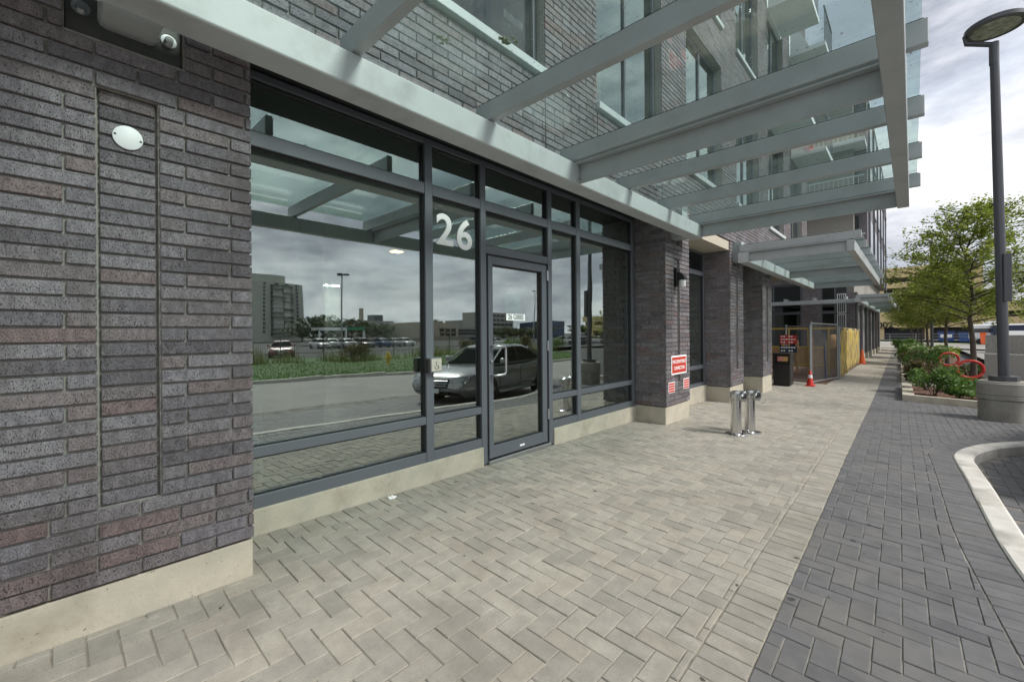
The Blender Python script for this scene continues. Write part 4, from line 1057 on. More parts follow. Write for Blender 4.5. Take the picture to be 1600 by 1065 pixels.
TR = [(4.62, 19.8, 6.0, 1.95, 2.1, 17000, .058, 'young tree with layered green leaves behind the nearer red ring'),
      (4.5, 30.6, 5.4, 1.9, 1.9, 11000, .07, 'young tree standing behind the farther red ring'),
      (3.95, 37.5, 5.2, 1.9, 2.1, 9000, .085, 'young tree just beside the distant street lamp'),
      (3.75, 45, 5.0, 1.9, 2.2, 5000, .1, 'young tree second beyond the distant street lamp'),
      (3.5, 52, 5.0, 1.9, 2.2, 4500, .11, 'young tree third beyond the distant street lamp'),
      (3.2, 59, 5.0, 1.9, 2.2, 4000, .11, 'young tree last in the row before the cross street')]
for i, (x, y, h, cl, rd, nl, ls, lb) in enumerate(TR):
    tree(x, y, gz(x, y) + .05, h, cl, rd, nl, ls, lb, 11 + i, name='street_tree', group='young trees in the planters', lm=(mat_leaf, mat_leafy, mat_leaf, mat_leafy, mat_leaf, mat_leafy)[i])
tree(7.9, 24.5, gz(7.9, 24.5), 6.2, 2.0, 2.4, 13000, .07, 'young tree standing to the far side of the street lamp', 31, name='street_tree', group='young trees in the planters')
PL = [(13.80, 17.3, 5.2, 'pale concrete planter curb with mulch bed nearest the lamp drum'), (19.05, 23.2, 5.2, 'pale concrete planter curb holding the nearer red ring'), (24.8, 29.7, 5.3, 'pale concrete planter curb holding the farther red ring'), (31.5, 40.5, 5.2, 'long pale planter curb round the distant street lamp'), (42.5, 62, 5.0, 'longest pale planter curb beside the far end of the walkway')]
for (y0, y1, x1, lb) in PL:
    o = empty('planter', (3.3 - SH*y0, y0, gz(3.3, y0))); tag(o, lb, 'planter', 'planters along the walkway')
    xa = lambda y: 3.28 - SH*y; w = .16
    for (P4, nm) in (([(xa(y0), y0), (x1, y0 + .12), (x1, y0 + .12 + w), (xa(y0) + .001, y0 + w)], 'front_curb'), ([(xa(y1), y1 - w), (x1, y1 - w), (x1, y1), (xa(y1), y1)], 'back_curb'), ([(xa(y0), y0 + w + .003), (xa(y0) + w + .05, y0 + w + .01), (xa(y1) + w + .05, y1 - w - .003), (xa(y1), y1 - w - .003)], 'side_curb')):
        k_ = 1
        pts_ = [(p[0], p[1], gz(p[0], p[1]) - .2) for p in P4]; m = MB(); t4 = [(p[0], p[1], gz(p[0], p[1]) + .15) for p in P4]
        m.add(pts_ + t4, [(3, 2, 1, 0), (4, 5, 6, 7), (0, 1, 5, 4), (1, 2, 6, 5), (2, 3, 7, 6), (3, 0, 4, 7)]); m.build(nm, mat_conc, o)
    mm = MB(); nx, ny = 14, int((y1 - y0)*4); rr = random.Random(int(y0))
    for j in range(ny + 1):
        for i in range(nx + 1):
            y = y0 + .1 + (y1 - y0 - .2)*j/ny; x = xa(y) + .1 + (x1 - xa(y) - .1)*i/nx; mm.v.append((x, y, gz(x, y) + .09 + rr.uniform(-.02, .03)))
    for j in range(ny):
        for i in range(nx): a = j*(nx+1) + i; mm.f.append((a, a + 1, a + nx + 2, a + nx + 1))
    mm.build('mulch', mat_mulch, o)
def shrub(x, y, r_, h, n, size, mat, label, seed, fl=0, group=None, z=None):
    zz = gz(x, y) + .1 if z is None else z
    o = empty('shrub', (x, y, zz)); tag(o, label, 'shrub', group)
    st = MB(); rr = random.Random(seed); lf = MB(); fm = MB()
    for k in range(9):
        a = rr.uniform(0, 6.28); q = rr.random()**.5*r_*.75; tip = Vector((x + q*math.cos(a), y + q*math.sin(a), zz + h*rr.uniform(.65, 1.0)))
        st.tube([(x + rr.uniform(-.04, .04), y + rr.uniform(-.04, .04), zz - .05), ((x + tip.x)/2, (y + tip.y)/2, zz + h*.5), tip], [.009, .007, .004], 4, cap=False)
        leaf_cloud(lf, tip - Vector((0, 0, h*.15)), (r_*.42, r_*.42, h*.34), n//9, size, .9, seed*13 + k, .1)
        if fl:
            for _ in range(fl): leaf_cloud(fm, tip + Vector((rr.uniform(-.1, .1), rr.uniform(-.1, .1), rr.uniform(-.02, .08))), (.06, .06, .05), 22, .03, 1, rr.randint(0, 9999), .3)
    st.build('stem', mat_bark, o); raw(lf, 'foliage', mat, o, 'stuff')
    if fl: raw(fm, 'blossom', mat_flower, o, 'stuff')
SHR = [(3.62, 14.9, .42, .62, 900, .045, mat_leafd, 'broad dark green shrub at the corner of the mulch bed', 0), (4.05, 14.55, .28, .3, 500, .04, mat_leafd, 'low dark shrub in front on the bare mulch', 0), (3.5, 16.0, .45, .75, 900, .05, mat_leafr, 'russet tinged shrub behind the broad green one', 0),
       (4.55, 14.9, .30, .34, 450, .04, mat_leafd, 'low green shrub between the mulch and the lamp drum', 0), (4.3, 16.4, .4, .45, 600, .05, mat_leafd, 'low spreading shrub below the nearer red ring', 0), (3.45, 19.9, .5, .75, 800, .055, mat_leafd, 'green shrub at the corner of the second bed', 0),
       (4.15, 20.2, .4, .55, 600, .05, mat_leafr, 'brownish shrub left of the nearer red ring', 0), (3.35, 22.2, .5, .7, 700, .06, mat_leafr, 'russet shrub at the back of the second bed', 0), (4.9, 22.0, .45, .55, 600, .055, mat_leafd, 'green shrub seen through the nearer red ring', 0),
       (3.25, 26.2, .55, .95, 800, .06, mat_leafd, 'cream flowering hydrangea at the walkway edge of the third bed', 3), (3.9, 27.6, .5, .85, 700, .06, mat_leafd, 'cream flowering hydrangea deeper in the third bed', 3), (3.2, 28.9, .5, .9, 700, .06, mat_leafd, 'cream flowering hydrangea at the back of the third bed', 3),
       (3.3, 33.0, .6, .9, 700, .07, mat_leafd, 'dark shrub before the distant street lamp', 0), (4.3, 33.5, .7, 1.0, 700, .07, mat_leaf, 'bright green shrub behind the farther red ring', 0), (2.9, 44, .7, .8, 600, .09, mat_leafd, 'flowering shrub at the start of the longest bed', 2), (2.8, 50, .8, .9, 600, .1, mat_leafd, 'dark rounded shrub halfway along the longest bed', 0)]
for i, (x, y, r_, h, n_, sz, mt_, lb, fl) in enumerate(SHR): shrub(x, y, r_*1.15, h*(1.05 if x < 4 else .8), int(n_*1.7), sz, mt_, lb, 100 + i, fl, 'shrubs in the planters')
def ring_rack(x, y, label, rx=.30, rz=.225):
    z = gz(x, y) + .1; o = empty('bike_ring', (x, y, z)); tag(o, label, 'bike rack', 'red ring bike racks'); cz_ = z + .2 + rz
    pts_ = [(x + rx*math.cos(a*math.pi/24), y + .12*math.cos(a*math.pi/24), cz_ + rz*math.sin(a*math.pi/24)) for a in range(49)]
    MB().tube(pts_, .042, 12, cap=False).build('ring', mat_ring, o, smooth=True); MB().tube([(x, y, z - .1), (x, y, z + .2)], .06, 14).build('post', mat_ring, o, smooth=True)
ring_rack(4.53, 19.3, 'nearer red ring bike rack in front of the tree trunk', .29, .26); ring_rack(4.36, 25.9, 'farther red ring bike rack', .29, .26)
# low walls to the right of the lamp
wl2 = MB(); P4 = [(4.96, 20.9), (9.5, 18.3), (9.6, 18.5), (5.02, 21.1)]
wl2.add([(p[0], p[1], gz(*p) - .3) for p in P4] + [(p[0], p[1], .55 - (.0 if i in (0, 3) else 0)) for i, p in enumerate(P4)], [(3, 2, 1, 0), (4, 5, 6, 7), (0, 1, 5, 4), (1, 2, 6, 5), (2, 3, 7, 6), (3, 0, 4, 7)])
tag(wl2.build('low_wall', M('pale_painted_wall', (.50, .50, .49), (.46, .46, .45), 2, .8)), 'smooth pale grey low wall behind the lamp drum', 'wall')
rw = MB(); P4 = [(8.4, 62), (15.5, 44), (15.8, 44.1), (8.7, 62.2)]; q1 = onY(1527, 527, 60)
rw.add([(p[0], p[1], -1.2) for p in P4] + [(p[0], p[1], z) for p, z in zip(P4, (.75, 1.0, 1.0, .75))], [(3, 2, 1, 0), (4, 5, 6, 7), (0, 1, 5, 4), (1, 2, 6, 5), (2, 3, 7, 6), (3, 0, 4, 7)])
tag(rw.build('ramp_parapet', mat_greyconc), 'dark stained concrete parapet of the far ramp', 'wall')

# ================================================================== FAR TAN GARAGE
gg = empty('parking_garage', (0, 118, -.5)); tag(gg, 'tan multi-storey parking garage with dark bands across the street', 'building')
GY = 118.0
def band(x0, x1, z0, z1, dy, mat, name): return MB().box(x0, x1, GY + dy, GY + 30, z0, z1).build(name, mat, gg)
band(-45, 12.5, -.6, 13.9, 1.5, mat_dark, 'deck_void')
for k, (z0, z1) in enumerate(((1.8, 6.6), (7.6, 8.9), (9.9, 11.0), (12.0, 14.0))): band(-45, 12, z0, z1, 0, mat_tan, 'parapet_band')
for k in range(9):
    x = -44 + k*7; MB().box(x, x + .9, GY + .4, GY + 1.4, -.6, 13.8).build('column', mat_tan, gg)
band(12.01, 75, -.6, 6.3, 2.0, mat_dark, 'deck_void')
for z0, z1 in ((1.8, 3.6), (4.7, 6.4)): band(12.01, 75, z0, z1, .5, mat_tan, 'parapet_band')
for k in range(10):
    x = 13 + k*6.5; MB().box(x, x + .8, GY + .9, GY + 1.9, -.6, 6.2).build('column', mat_tan, gg)
put('lettering', text_mesh('1002', 1.7, mat_letter, 'lettering', .05, .03), gg, (onY(1379, 508, GY).x, GY - .08, onY(1379, 508, GY).z), FACE_Y)
# low fence, things parked before it
lf_ = empty('guard_rail', (-20, 96, 0)); tag(lf_, 'low grey guard rail along the far side of the cross street', 'rail')
for k in range(24): MB().box(-22 + k*3.2, -21.92 + k*3.2, 96, 96.08, gz(0, 96) - .2, .7).build('post', mat_galv, lf_)
for z in (.2, .62): MB().box(-22, 52, 96.02, 96.06, z, z + .06).build('rail', mat_galv, lf_)
flat('verge', -40, 60, 92, 97, mat_grass, .05, 6, 2)
def crate(x, y, w, d, h, mat, label, nm, cat, extra=None):
    z = gz(x, y); o = empty(nm, (x, y, z)); tag(o, label, cat)
    m = MB(); m.prism([(x - w/2, y - d/2, z + .15), (x + w/2, y - d/2, z + .15), (x + w/2 + .1, y - d/2, z + h), (x - w/2 - .1, y - d/2, z + h)], (0, d, 0)); m.build('body', mat, o)
    for k in range(5): MB().box(x - w/2 + w*k/4 - .05, x - w/2 + w*k/4 + .05, y - d/2 - .06, y - d/2 - .001, z + .2, z + h - .1).build('rib', mat, o)
    MB().box(x - w/2 - .12, x + w/2 + .12, y - d/2 - .08, y + d/2 + .08, z + h, z + h + .1).build('rim', mat, o)
    if extra: MB().box(x - .7, x + .7, y - d/2 - .075, y - d/2 - .062, z + h*.45, z + h*.75).build('sign', extra, o)
mat_blue = M('blue_paint', (.03, .07, .22), rough=.5)
p = onY(1478, 530, 104); crate(p.x, 104, 1.8, 1.6, 1.7, mat_blue, 'blue waste bin seen between the tree trunks', 'waste_container', 'container', mat_white)
p = onY(1510, 530, 104); crate(p.x, 104, 1.7, 1.6, 1.6, M('slate_blue_paint', (.05, .10, .26), rough=.5), 'second blue bin beside the nearer tree trunk', 'waste_container', 'container')
p = onY(1586, 520, 90); crate(p.x, 90, 4.2, 2.4, 2.6, M('navy_paint', (.012, .025, .06), rough=.4), 'dark navy container with white emblem above the ramp parapet', 'waste_container', 'container', mat_white)
p = onY(1536, 520, 88); crate(p.x, 88, .38, .5, 1.6, mat_orange, 'orange barrel box left of the white trailer', 'waste_container', 'container')
def trailer(x, y, label):
    z = gz(x, y); o = empty('white_trailer', (x, y, z)); tag(o, label, 'trailer')
    MB().cbox(x - 2.6, x + 2.6, y - 1.1, y + 1.1, z + .7, z + 2.9, .15).build('body', mat_wpaint, o); MB().cbox(x - 1.2, x + .6, y - .6, y + .6, z + 2.901, z + 3.3, .08).build('roof_unit', mat_wpaint, o)
    MB().box(x - 2.2, x + 2.2, y - 1.12, y - 1.101, z + 1.7, z + 2.3).build('window_strip', mat_dkgl, o)
    for k in (-1.6, 1.7): MB().tube([(x + k, y - 1.15, z + .4), (x + k, y - .9, z + .4)], .42, 18).build('wheel', mat_black, o)
p = onY(1556, 522, 92); trailer(p.x, 92, 'white trailer above the ramp parapet, left of the lamp pole')
# ================================================================== ACROSS THE DRIVE (seen in the glass)
mat_carp = M('silver_grey_paint', (.25, .26, .265), rough=.26, metal=.55, coat=1)
mat_tyre = M('tyre_rubber', (.018, .018, .018), rough=.8)
mat_rim = M('alloy_rim', (.30, .31, .32), rough=.3, metal=.9)
mat_cgl = M('car_glass', (.012, .015, .017), rough=.05, spec=.0)
mat_hl = M('headlight_lens', (.45, .47, .48), (.08, .08, .09), 30, .08, spec=.9)
mat_trim = M('black_trim', (.012, .012, .013), rough=.35)
def car(loc, rz, label, paint, name='parked_car', group=None, detail=True):
    """sedan, nose towards +x, built at the origin then placed"""
    o = empty(name); tag(o, label, 'car', group)
    st = [(2.44, .38, .60, .62), (2.38, .33, .70, .80), (2.22, .24, .77, .88), (1.9, .20, .84, .915), (1.45, .20, .90, .925), (1.0, .20, .945, .93), (.3, .19, .955, .93), (-.6, .19, .965, .93), (-1.3, .20, .985, .93), (-1.8, .22, 1.0, .915), (-2.2, .28, .985, .88), (-2.38, .36, .93, .81), (-2.44, .44, .85, .70)]
    rings = []
    for x, zb, zt, w in st:
        half = [(0, zt + .012), (w*.5, zt + .006), (w*.80, zt - .015), (w*.93, zt - .06), (w*.985, zt - .15), (w, zt - .26 if zt > .8 else zt - .15), (w*.985, .45), (w*.95, zb + .06), (w*.88, zb), (0, zb)]
        rings.append([(x, p[0], p[1]) for p in half] + [(x, -p[0], p[1]) for p in reversed(half[1:-1])])
    body = MB().loft(rings).build('body', paint, o, smooth=True)
    # cabin: glass shell and painted roof
    cab = [(1.12, .93, .93, .74, .70), (.85, .94, 1.08, .76, .66), (.30, .95, 1.385, .78, .585), (-.2, .96, 1.44, .785, .575), (-.85, .97, 1.425, .78, .57), (-1.45, .98, 1.22, .75, .585), (-1.88, .99, 1.0, .72, .62)]
    rg2 = []
    for x, zb, zt, wb, wt in cab: rg2.append([(x, wb, zb), (x, wt, max(zt - .035, zb + .002)), (x, wt*.9, zt), (x, -wt*.9, zt), (x, -wt, max(zt - .035, zb + .002)), (x, -wb, zb)])
    MB().loft(rg2).build('cabin_glass', mat_cgl, o, smooth=True)
    roof = []
    for x, zt, wt in ((.42, 1.362, .575), (.30, 1.398, .59), (-.2, 1.452, .582), (-.85, 1.438, .577), (-1.2, 1.345, .585)): roof.append([(x, wt + .004, zt - .05), (x, wt*.93, zt), (x, wt*.4, zt + .018), (x, -wt*.4, zt + .018), (x, -wt*.93, zt), (x, -wt - .004, zt - .05)])
    MB().loft(roof).build('roof', paint, o, smooth=True)
    for s_ in (-1, 1):
        for path in ([(1.12, .745, .935), (.72, .70, 1.17), (.32, .60, 1.365)], [(-1.15, .598, 1.345), (-1.5, .62, 1.2), (-1.88, .70, 1.0)]): MB().tube([(a, b*s_, c) for a, b, c in path], [.03, .028, .026] if path[0][0] > 0 else [.05, .07, .05], 8).build('pillar', paint, o, smooth=True)
        MB().tube([(-.30, .77*s_, .96), (-.34, .60*s_, 1.395)], .028, 8).build('pillar', mat_trim, o)
        MB().tube([(1.0, .765*s_, .965), (0, .79*s_, .975), (-1.5, .75*s_, 1.0)], .012, 6).build('belt_trim', mat_chrome, o)
        m = MB(); m.cbox(.68, .86, .86*s_ - (.0 if s_ > 0 else .17), .86*s_ + (.17 if s_ > 0 else 0), .98, 1.12, .03); m.build('mirror', paint, o, smooth=True)
        for hx in (.05, -.95): MB().cbox(hx - .1, hx + .1, .925*s_ - .02, .925*s_ + .02, .80, .825, .008).build('door_handle', paint, o)
        for dx in (.95, -.12, -1.15): MB().box(dx - .004, dx + .004, .932*s_ - .006, .932*s_ + .002, .35, .93).build('door_gap', mat_trim, o)
        MB().tube([(.95, .90*s_, .25), (-1.05, .90*s_, .25)], .03, 6).build('sill_trim', mat_chrome, o)
        for wx in (1.43, -1.44):
            y0 = .935*s_
            MB().tube([(wx, y0 - .25*s_, .335), (wx, y0 + .0035*s_, .335)], .375, 30).build('wheel_arch', mat_trim, o)
            w = MB(); prof = [(y0 - .20*s_, .30), (y0 - .19*s_, .335), (y0 - .01*s_, .335), (y0 + .012*s_, .315), (y0 + .014*s_, .235)]
            w.tube([(wx, p[0], .335) for p in prof], [p[1] for p in prof], 30); wo2 = w.build('wheel', mat_tyre, o, smooth=True)
            r2 = MB(); r2.tube([(wx, y0 + .0145*s_, .335), (wx, y0 + .018*s_, .335)], [.232, .228], 30); r2.build('rim_well', mat_trim, wo2)
            for k in range(5):
                a = k*2*math.pi/5 + .3; u = Vector((math.cos(a), 0, math.sin(a))); v = Vector((-math.sin(a), 0, math.cos(a))); c = Vector((wx, y0 + .019*s_, .335))
                MB().prism([c + u*.03 + v*.03, c + u*.225 + v*.05, c + u*.225 + v*.02, c + u*.06, c + u*.225 - v*.02, c + u*.225 - v*.05, c + u*.03 - v*.03], (0, .012*s_, 0)).build('spoke', mat_rim, wo2)
        # lights
        hl = [(2.432, .48*s_, .585), (2.385, .45*s_, .695), (2.235, .76*s_, .765), (2.09, .885*s_, .765), (2.215, .885*s_, .67), (2.36, .76*s_, .595)]
        MB().prism([(a + .025, b, c) for a, b, c in hl], (-.16, -.05*s_, 0)).build('headlight', mat_hl, o)
        MB().prism([(2.43, .48*s_, .34), (2.40, .70*s_, .35), (2.36, .79*s_, .45), (2.43, .56*s_, .45)], (-.12, 0, 0)).build('air_intake', mat_trim, o)
        MB().prism([(-2.43, .42*s_, .74), (-2.33, .80*s_, .74), (-2.33, .80*s_, .88), (-2.40, .42*s_, .90)], (.1, -.02*s_, 0)).build('tail_light', mat_red, o)
    gr_ = MB(); gr_.prism([(2.462, .36, .46), (2.452, .42, .59), (2.425, .40, .69), (2.425, -.40, .69), (2.452, -.42, .59), (2.462, -.36, .46)], (-.12, 0, 0)); go_ = gr_.build('grille', mat_trim, o)
    for z, w_, xx in ((.515, .37, 2.464), (.575, .40, 2.460), (.635, .40, 2.452)): MB().tube([(xx, -w_, z), (xx + .012, 0, z), (xx, w_, z)], .013, 8).build('grille_bar', mat_chrome, go_)
    if detail:
        em = MB(); c = Vector((2.488, 0, .58)); em.tube([c + Vector((0, .085*math.cos(a*math.pi/14), .085*math.sin(a*math.pi/14))) for a in range(29)], .009, 8, cap=False)
        for a in (90, 210, 330): em.tube([c, c + Vector((0, .082*math.cos(R(a)), .082*math.sin(R(a))))], [.02, .005], 6)
        em.build('emblem', mat_chrome, go_, smooth=True)
    MB().cbox(2.455, 2.475, -.16, .16, .33, .445, .004).build('licence_plate', mat_wpaint, o)
    MB().prism([(2.42, .44, .30), (2.42, -.44, .30), (2.445, -.42, .335), (2.445, .42, .335)], (-.1, 0, 0)).build('lower_intake', mat_trim, o)
    o.location = loc; o.rotation_euler = (0, 0, rz)
    return o
# hv: heading; local +x is the nose
CARC = (5.62, 8.75); HD = R(-90 - 12)
car((CARC[0], CARC[1], gz(*CARC) - .118), HD, 'grey metallic sedan parked at the curb, mirrored in the glass door', mat_carp)
far_paints = [M('white_paint', (.7, .7, .7), rough=.3, coat=1), M('black_paint', (.02, .02, .022), rough=.3, coat=1), M('blue_car_paint', (.03, .06, .2), rough=.3, coat=1), M('silver_paint', (.4, .41, .42), rough=.3, metal=.5, coat=1), M('red_car_paint', (.25, .03, .03), rough=.3, coat=1)]
protos = {}
def far_car(x, y, rz, k, label):
    if k not in protos:
        protos[k] = car((x, y, gz(x, y) - .045), rz, label, far_paints[k], group='cars in the lot across the drive', detail=False); return
    c = copy_tree(protos[k]); c.location = (x, y, gz(x, y) - .045); c.rotation_euler = (0, 0, rz); c['label'] = label
names = ['white', 'black', 'blue', 'silver', 'red']
spots = [(500, 60, 0), (516, 60, 3), (540, 60, 0), (566, 60, 1), (592, 60, 2), (613, 62, 3), (634, 64, 0), (745, 48, 1), (770, 48, 0), (884, 42, 0), (905, 42, 1), (912, 50, 3), (935, 46, 0)]
where = ['at the left end of the row below the tree clump', 'beside the tall mast below the tree clump', 'just right of the tall mast', 'between the mast and the hydrant', 'behind the hydrant', 'right behind the hydrant', 'before the tan hall', 'behind the sedan bonnet', 'behind the sedan roof', 'before the blue block', 'between the blue block and the lamp', 'behind the lamp pole', 'by the brick pier reflection']
for i, (px, X, k) in enumerate(spots):
    p = mirrored(px, 545, X); far_car(X, p.y, R(0 if i % 3 else 180), k, f'{names[k]} parked car {where[i]}')
p = mirrored(428, 552, 40); far_car(38, p.y, R(200), 4, 'dark red parked car at the fence near the apartment tower')
# hydrant
hx, hy = 21.5, mirrored(606, 560, 21.5).y; hz = gz(hx, hy) - .02; hy_ = empty('fire_hydrant', (hx, hy, hz)); tag(hy_, 'yellow fire hydrant on the lawn across the drive', 'hydrant')
mat_hyd = M('yellow_hydrant_paint', (.62, .40, .02), rough=.5)
MB().lathe((hx, hy, hz), [(.17, 0), (.17, .04), (.11, .06), (.11, .50), (.16, .52), (.16, .57), (.12, .60)], 20).build('barrel', mat_hyd, hy_, smooth=True)
MB().lathe((hx, hy, hz + .6), [(.14, 0), (.15, .05), (.12, .16), (.05, .21), (.04, .26)], 20).build('bonnet', mat_hyd, hy_, smooth=True)
for d in (Vector((0, 1, 0)), Vector((0, -1, 0)), Vector((-1, 0, 0))): c = Vector((hx, hy, hz + .42)); MB().tube([c, c + d*.2, c + d*.2, c + d*.26], [.07, .07, .09, .09], 14).build('outlet', mat_hyd, hy_)
# iron picket fence along the lawn's far edge
pf = empty('picket_fence', (29, -10, gz(29, 0))); tag(pf, 'thin dark picket fence along the far edge of the lawn', 'fence')
pk = MB()
for k in range(int(78/.14)): y = -22 + k*.14; pk.box(28.99, 29.005, y, y + .016, -.4, .95)
for z in (.0, .85): MB().box(28.985, 29.01, -22, 56, z, z + .035).build('rail', mat_trim, pf)
for k in range(27): MB().box(28.97, 29.03, -22 + k*3, -21.94 + k*3, -.5, 1.02).build('post', mat_trim, pf)
pk.build('picket', mat_trim, pf, kind='stuff')
# tall grass and weeds before the fence
tg = MB(); rr = random.Random(5)
for k in range(9000):
    y = rr.uniform(-14, 40); x = rr.uniform(26.2, 28.8); dens = .5 + .5*math.sin(y*.9) + .35*math.sin(y*2.3 + 1)
    if rr.random() > dens: continue
    h = rr.uniform(.35, 1.25)*(.6 + .5*dens); z = gz(x, y) - .03; a = rr.uniform(0, 6.28); l = rr.uniform(.05, .3); w_ = .018
    tg.add([(x - w_*math.sin(a), y + w_*math.cos(a), z), (x + w_*math.sin(a), y - w_*math.cos(a), z), (x + l*math.cos(a), y + l*math.sin(a), z + h)], [(0, 1, 2)])
me = bpy.data.meshes.new('tall_grass'); me.from_pydata(tg.v, [], tg.f); me.materials.append(mat_reed); tgo = bpy.data.objects.new('tall_grass', me); COL.objects.link(tgo); tgo['kind'] = 'stuff'; tag(tgo, 'tall weedy grass before the picket fence', 'grass')
lg = MB()
for k in range(16000):
    y = rr.uniform(-10, 36); x = 15.5 + 11*rr.random()**1.5; z = gz(x, y) - .022; a = rr.uniform(0, 6.28); h = rr.uniform(.05, .13)
    lg.add([(x - .02*math.sin(a), y + .02*math.cos(a), z), (x + .02*math.sin(a), y - .02*math.cos(a), z), (x + .04*math.cos(a), y + .04*math.sin(a), z + h)], [(0, 1, 2)])
me = bpy.data.meshes.new('lawn_grass'); me.from_pydata(lg.v, [], lg.f); me.materials.append(mat_leafd); lgo = bpy.data.objects.new('lawn_grass', me); COL.objects.link(lgo); lgo['kind'] = 'stuff'; tag(lgo, 'short green blades of the lawn across the drive', 'grass')
for i, (px, X, h) in enumerate(((735, 26, 1.3), (800, 25, 1.5), (830, 24, 1.7), (872, 24, 1.4), (555, 27, 1.2))):
    p = mirrored(px, 545, X); shrub(X, p.y, 1.1, h, 900, .09, (mat_leafr, mat_leafd)[i % 2], 'wild shrub by the picket fence ' + ('behind the sedan bonnet', 'behind the sedan roof', 'behind the sedan boot', 'before the blue block', 'left of the hydrant')[i], 300 + i, 0, 'wild shrubs along the picket fence', z=gz(X, p.y) - .03)
# tall light masts
def mast(px, X, ztop_px, label):
    p = mirrored(px, ztop_px, X); o = empty('light_mast', (X, p.y, gz(X, p.y))); tag(o, label, 'light mast', 'tall masts over the far lot')
    MB().tube([(X, p.y, -.6), (X, p.y, p.z)], [X*.0021, X*.0015], 12).build('pole', mat_galv, o, smooth=True)
    for k in range(3): a = k*2.09; MB().cbox(X + X*.009*math.cos(a) - .25, X + X*.009*math.cos(a) + .25, p.y + X*.009*math.sin(a) - .3, p.y + X*.009*math.sin(a) + .3, p.z, p.z + .22, .05).build('lamp_head', mat_lampgrey, o)
mast(535, 52, 431, 'tall slender light mast rising left of the glass door'); mast(836, 78, 454, 'distant light mast seen in the door glass'); mast(841, 120, 482, 'smallest light mast far beyond the lot')
# apartment tower
def slab(px0, px1, X, ptop, name, label, mat, depth=14, zb=-1, extra_top=0):
    a, b = mirrored(px0, ptop, X), mirrored(px1, ptop, X); o = empty(name, (X, (a.y + b.y)/2, -.6)); tag(o, label, 'building')
    MB().box(X, X + depth, a.y, b.y, zb, a.z).build('wall', mat, o); return o, a.y, b.y, a.z
mat_tow = M('tower_render', (.43, .44, .39), (.39, .40, .36), .05, .9)
tw, y0, y1, zt = slab(380, 473, 170, 439, 'apartment_tower', 'grey-green apartment tower with a dark strip of stacked balconies', mat_tow, 16)
cy0, cy1 = mirrored(423, 450, 170).y, mirrored(455, 450, 170).y
MB().box(169.6, 169.99, cy0, cy1, 1, zt - 1).build('balcony_shaft', mat_dark, tw)
nf = 13
for k in range(nf):
    z = 1 + (zt - 2)*k/nf
    for s_ in range(2):
        ya, yb = (cy0 + .15, (cy0 + cy1)/2 - .2) if s_ == 0 else ((cy0 + cy1)/2 + .2, cy1 - .15)
        bo = MB().box(167.9, 169.59, ya, yb, z, z + .2).build('balcony', mat_tow, tw); MB().box(167.9, 168.0, ya, yb, z + .2, z + 1.2).build('balustrade', M('tower_panel%d%d' % (k, s_), tuple(random.choice([.06, .10, .22, .3]) for _ in range(1))*3, rough=.6), bo)
        MB().box(169.55, 169.595, ya + (yb - ya)*.35, yb - (yb - ya)*.2, z + .3, z + 2.2).build('window', mat_dkgl, tw)
    for yy in (cy0 - 2.2, cy1 + 2.0): MB().box(169.9, 169.99, yy - .4, yy + .4, z + 1.2, z + 2.2).build('window', mat_dkgl, tw)
MB().box(172, 182, y0 + 2, cy0 + 6, zt, zt + 3.2).build('penthouse', mat_tow, tw)
# low tan hall, office, deck and blue block
mat_hall = M('hall_wall', (.40, .37, .30), (.36, .33, .27), .1, .9)
hl_, a, b, zt = slab(646, 716, 95, 504, 'low_hall', 'low tan hall with a dark loading bay beyond the lot', mat_hall, 25)
for k in range(3): m = MB().box(94.9, 94.99, a + (b - a)*(.55 + .14*k), a + (b - a)*(.66 + .14*k), .4, zt*.62).build('bay_door', mat_dkgl, hl_); MB().box(94.86, 94.895, a + (b - a)*(.56 + .14*k), a + (b - a)*(.65 + .14*k), zt*.3, zt*.36).build('slat', mat_hall, m)
dk_, a, b, zt = slab(692, 768, 100, 512, 'parking_deck', 'flat grey parking deck with two long dark bands', M('deck_grey', (.27, .27, .255), rough=.9), 20)
for z in (.25, .58): MB().box(99.85, 99.99, a + .5, b - .5, zt*z, zt*(z + .2)).build('dark_band', mat_dark, dk_)
of, a, b, zt = slab(770, 802, 130, 487, 'office_block', 'pale office block with dark window bands in the door glass', M('office_wall', (.36, .35, .31), rough=.9), 20)
for k in range(5):
    for w_ in range(5): MB().box(129.85, 129.99, a + (b - a)*(.06 + .185*w_), a + (b - a)*(.2 + .185*w_), zt*(.1 + .18*k), zt*(.2 + .18*k)).build('window', mat_dkgl, of)
of2, a, b, zt = slab(735, 770, 160, 500, 'office_annexe', 'lower office annexe left of the pale office block', M('annexe_wall', (.30, .29, .27), rough=.9), 20)
for k in range(3): MB().box(159.85, 159.99, a + .6, b - .6, zt*(.2 + .26*k), zt*(.32 + .26*k)).build('window_band', mat_dkgl, of2)
bb, a, b, zt = slab(857, 881, 110, 502, 'blue_block', 'dark blue commercial block right of the door', M('blue_cladding', (.03, .055, .12), rough=.4), 16)
for k in range(4): MB().box(109.85, 109.99, a + (b - a)*(.1 + .22*k), a + (b - a)*(.24 + .22*k), zt*.45, zt*.62).build('window', mat_dkgl, bb)
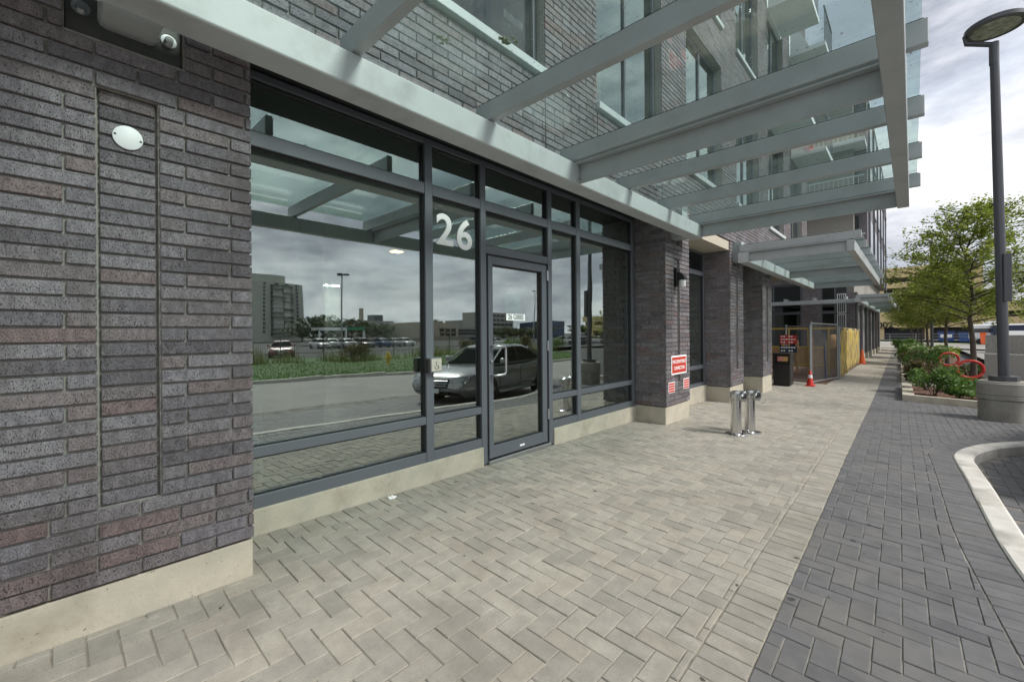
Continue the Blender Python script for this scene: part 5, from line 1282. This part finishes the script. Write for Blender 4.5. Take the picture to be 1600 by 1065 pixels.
cn, a, b, zt = slab(560, 615, 260, 500, 'distant_plant', 'distant low plant building on the skyline above the trees', M('plant_grey', (.30, .29, .28), rough=.9), 20)
MB().box(262, 272, a + (b - a)*.48, a + (b - a)*.72, zt, zt + 4).build('roof_house', mat_lampgrey, cn); MB().box(262, 265, a + .1*(b - a), a + .16*(b - a), zt, zt + 8).build('chimney', mat_hall, cn)
gs = empty('entry_canopy', (75, mirrored(520, 530, 75).y, 0)); tag(gs, 'open white and green canopy structure behind the parked cars', 'canopy')
for px in (500, 543, 568): y = mirrored(px, 530, 75).y; MB().box(75, 75.3, y - .15, y + .15, -.6, mirrored(px, 513, 75).z).build('post', mat_wpaint, gs)
for p0, p1, mt_ in ((499, 543, mat_wpaint), (543.5, 569, M('green_fascia', (.04, .22, .12), rough=.5))): a, b = mirrored(p0, 511, 75), mirrored(p1, 516, 75); MB().box(74.8, 79, a.y, b.y, b.z, a.z).build('fascia', mt_, gs)
# trees beyond
FT = [(488, 80, 494, 4.5), (506, 84, 490, 5), (520, 88, 497, 4.5), (551, 92, 495, 4.5), (572, 105, 503, 5), (588, 105, 504, 5), (604, 108, 503, 5), (622, 110, 505, 5), (636, 112, 506, 4.5), (680, 125, 498, 5), (795, 70, 510, 4), (815, 70, 512, 4), (842, 85, 508, 4.5), (905, 60, 505, 3.5), (940, 38, 480, 2.6), (470, 120, 510, 5)]
tw_ = ['left edge of the clump by the tower', 'tallest of the clump by the tower', 'right of the clump by the tower', 'right of the tall mast', 'first of the hedge row', 'second of the hedge row', 'third of the hedge row', 'fourth of the hedge row', 'last of the hedge row', 'above the tan hall roof', 'before the office block', 'right of the office block', 'at the door hinge side', 'beside the blue block', 'loose young one by the lamp reflection', 'low one at the foot of the tower']
for i, (px, X, pt_, rd) in enumerate(FT):
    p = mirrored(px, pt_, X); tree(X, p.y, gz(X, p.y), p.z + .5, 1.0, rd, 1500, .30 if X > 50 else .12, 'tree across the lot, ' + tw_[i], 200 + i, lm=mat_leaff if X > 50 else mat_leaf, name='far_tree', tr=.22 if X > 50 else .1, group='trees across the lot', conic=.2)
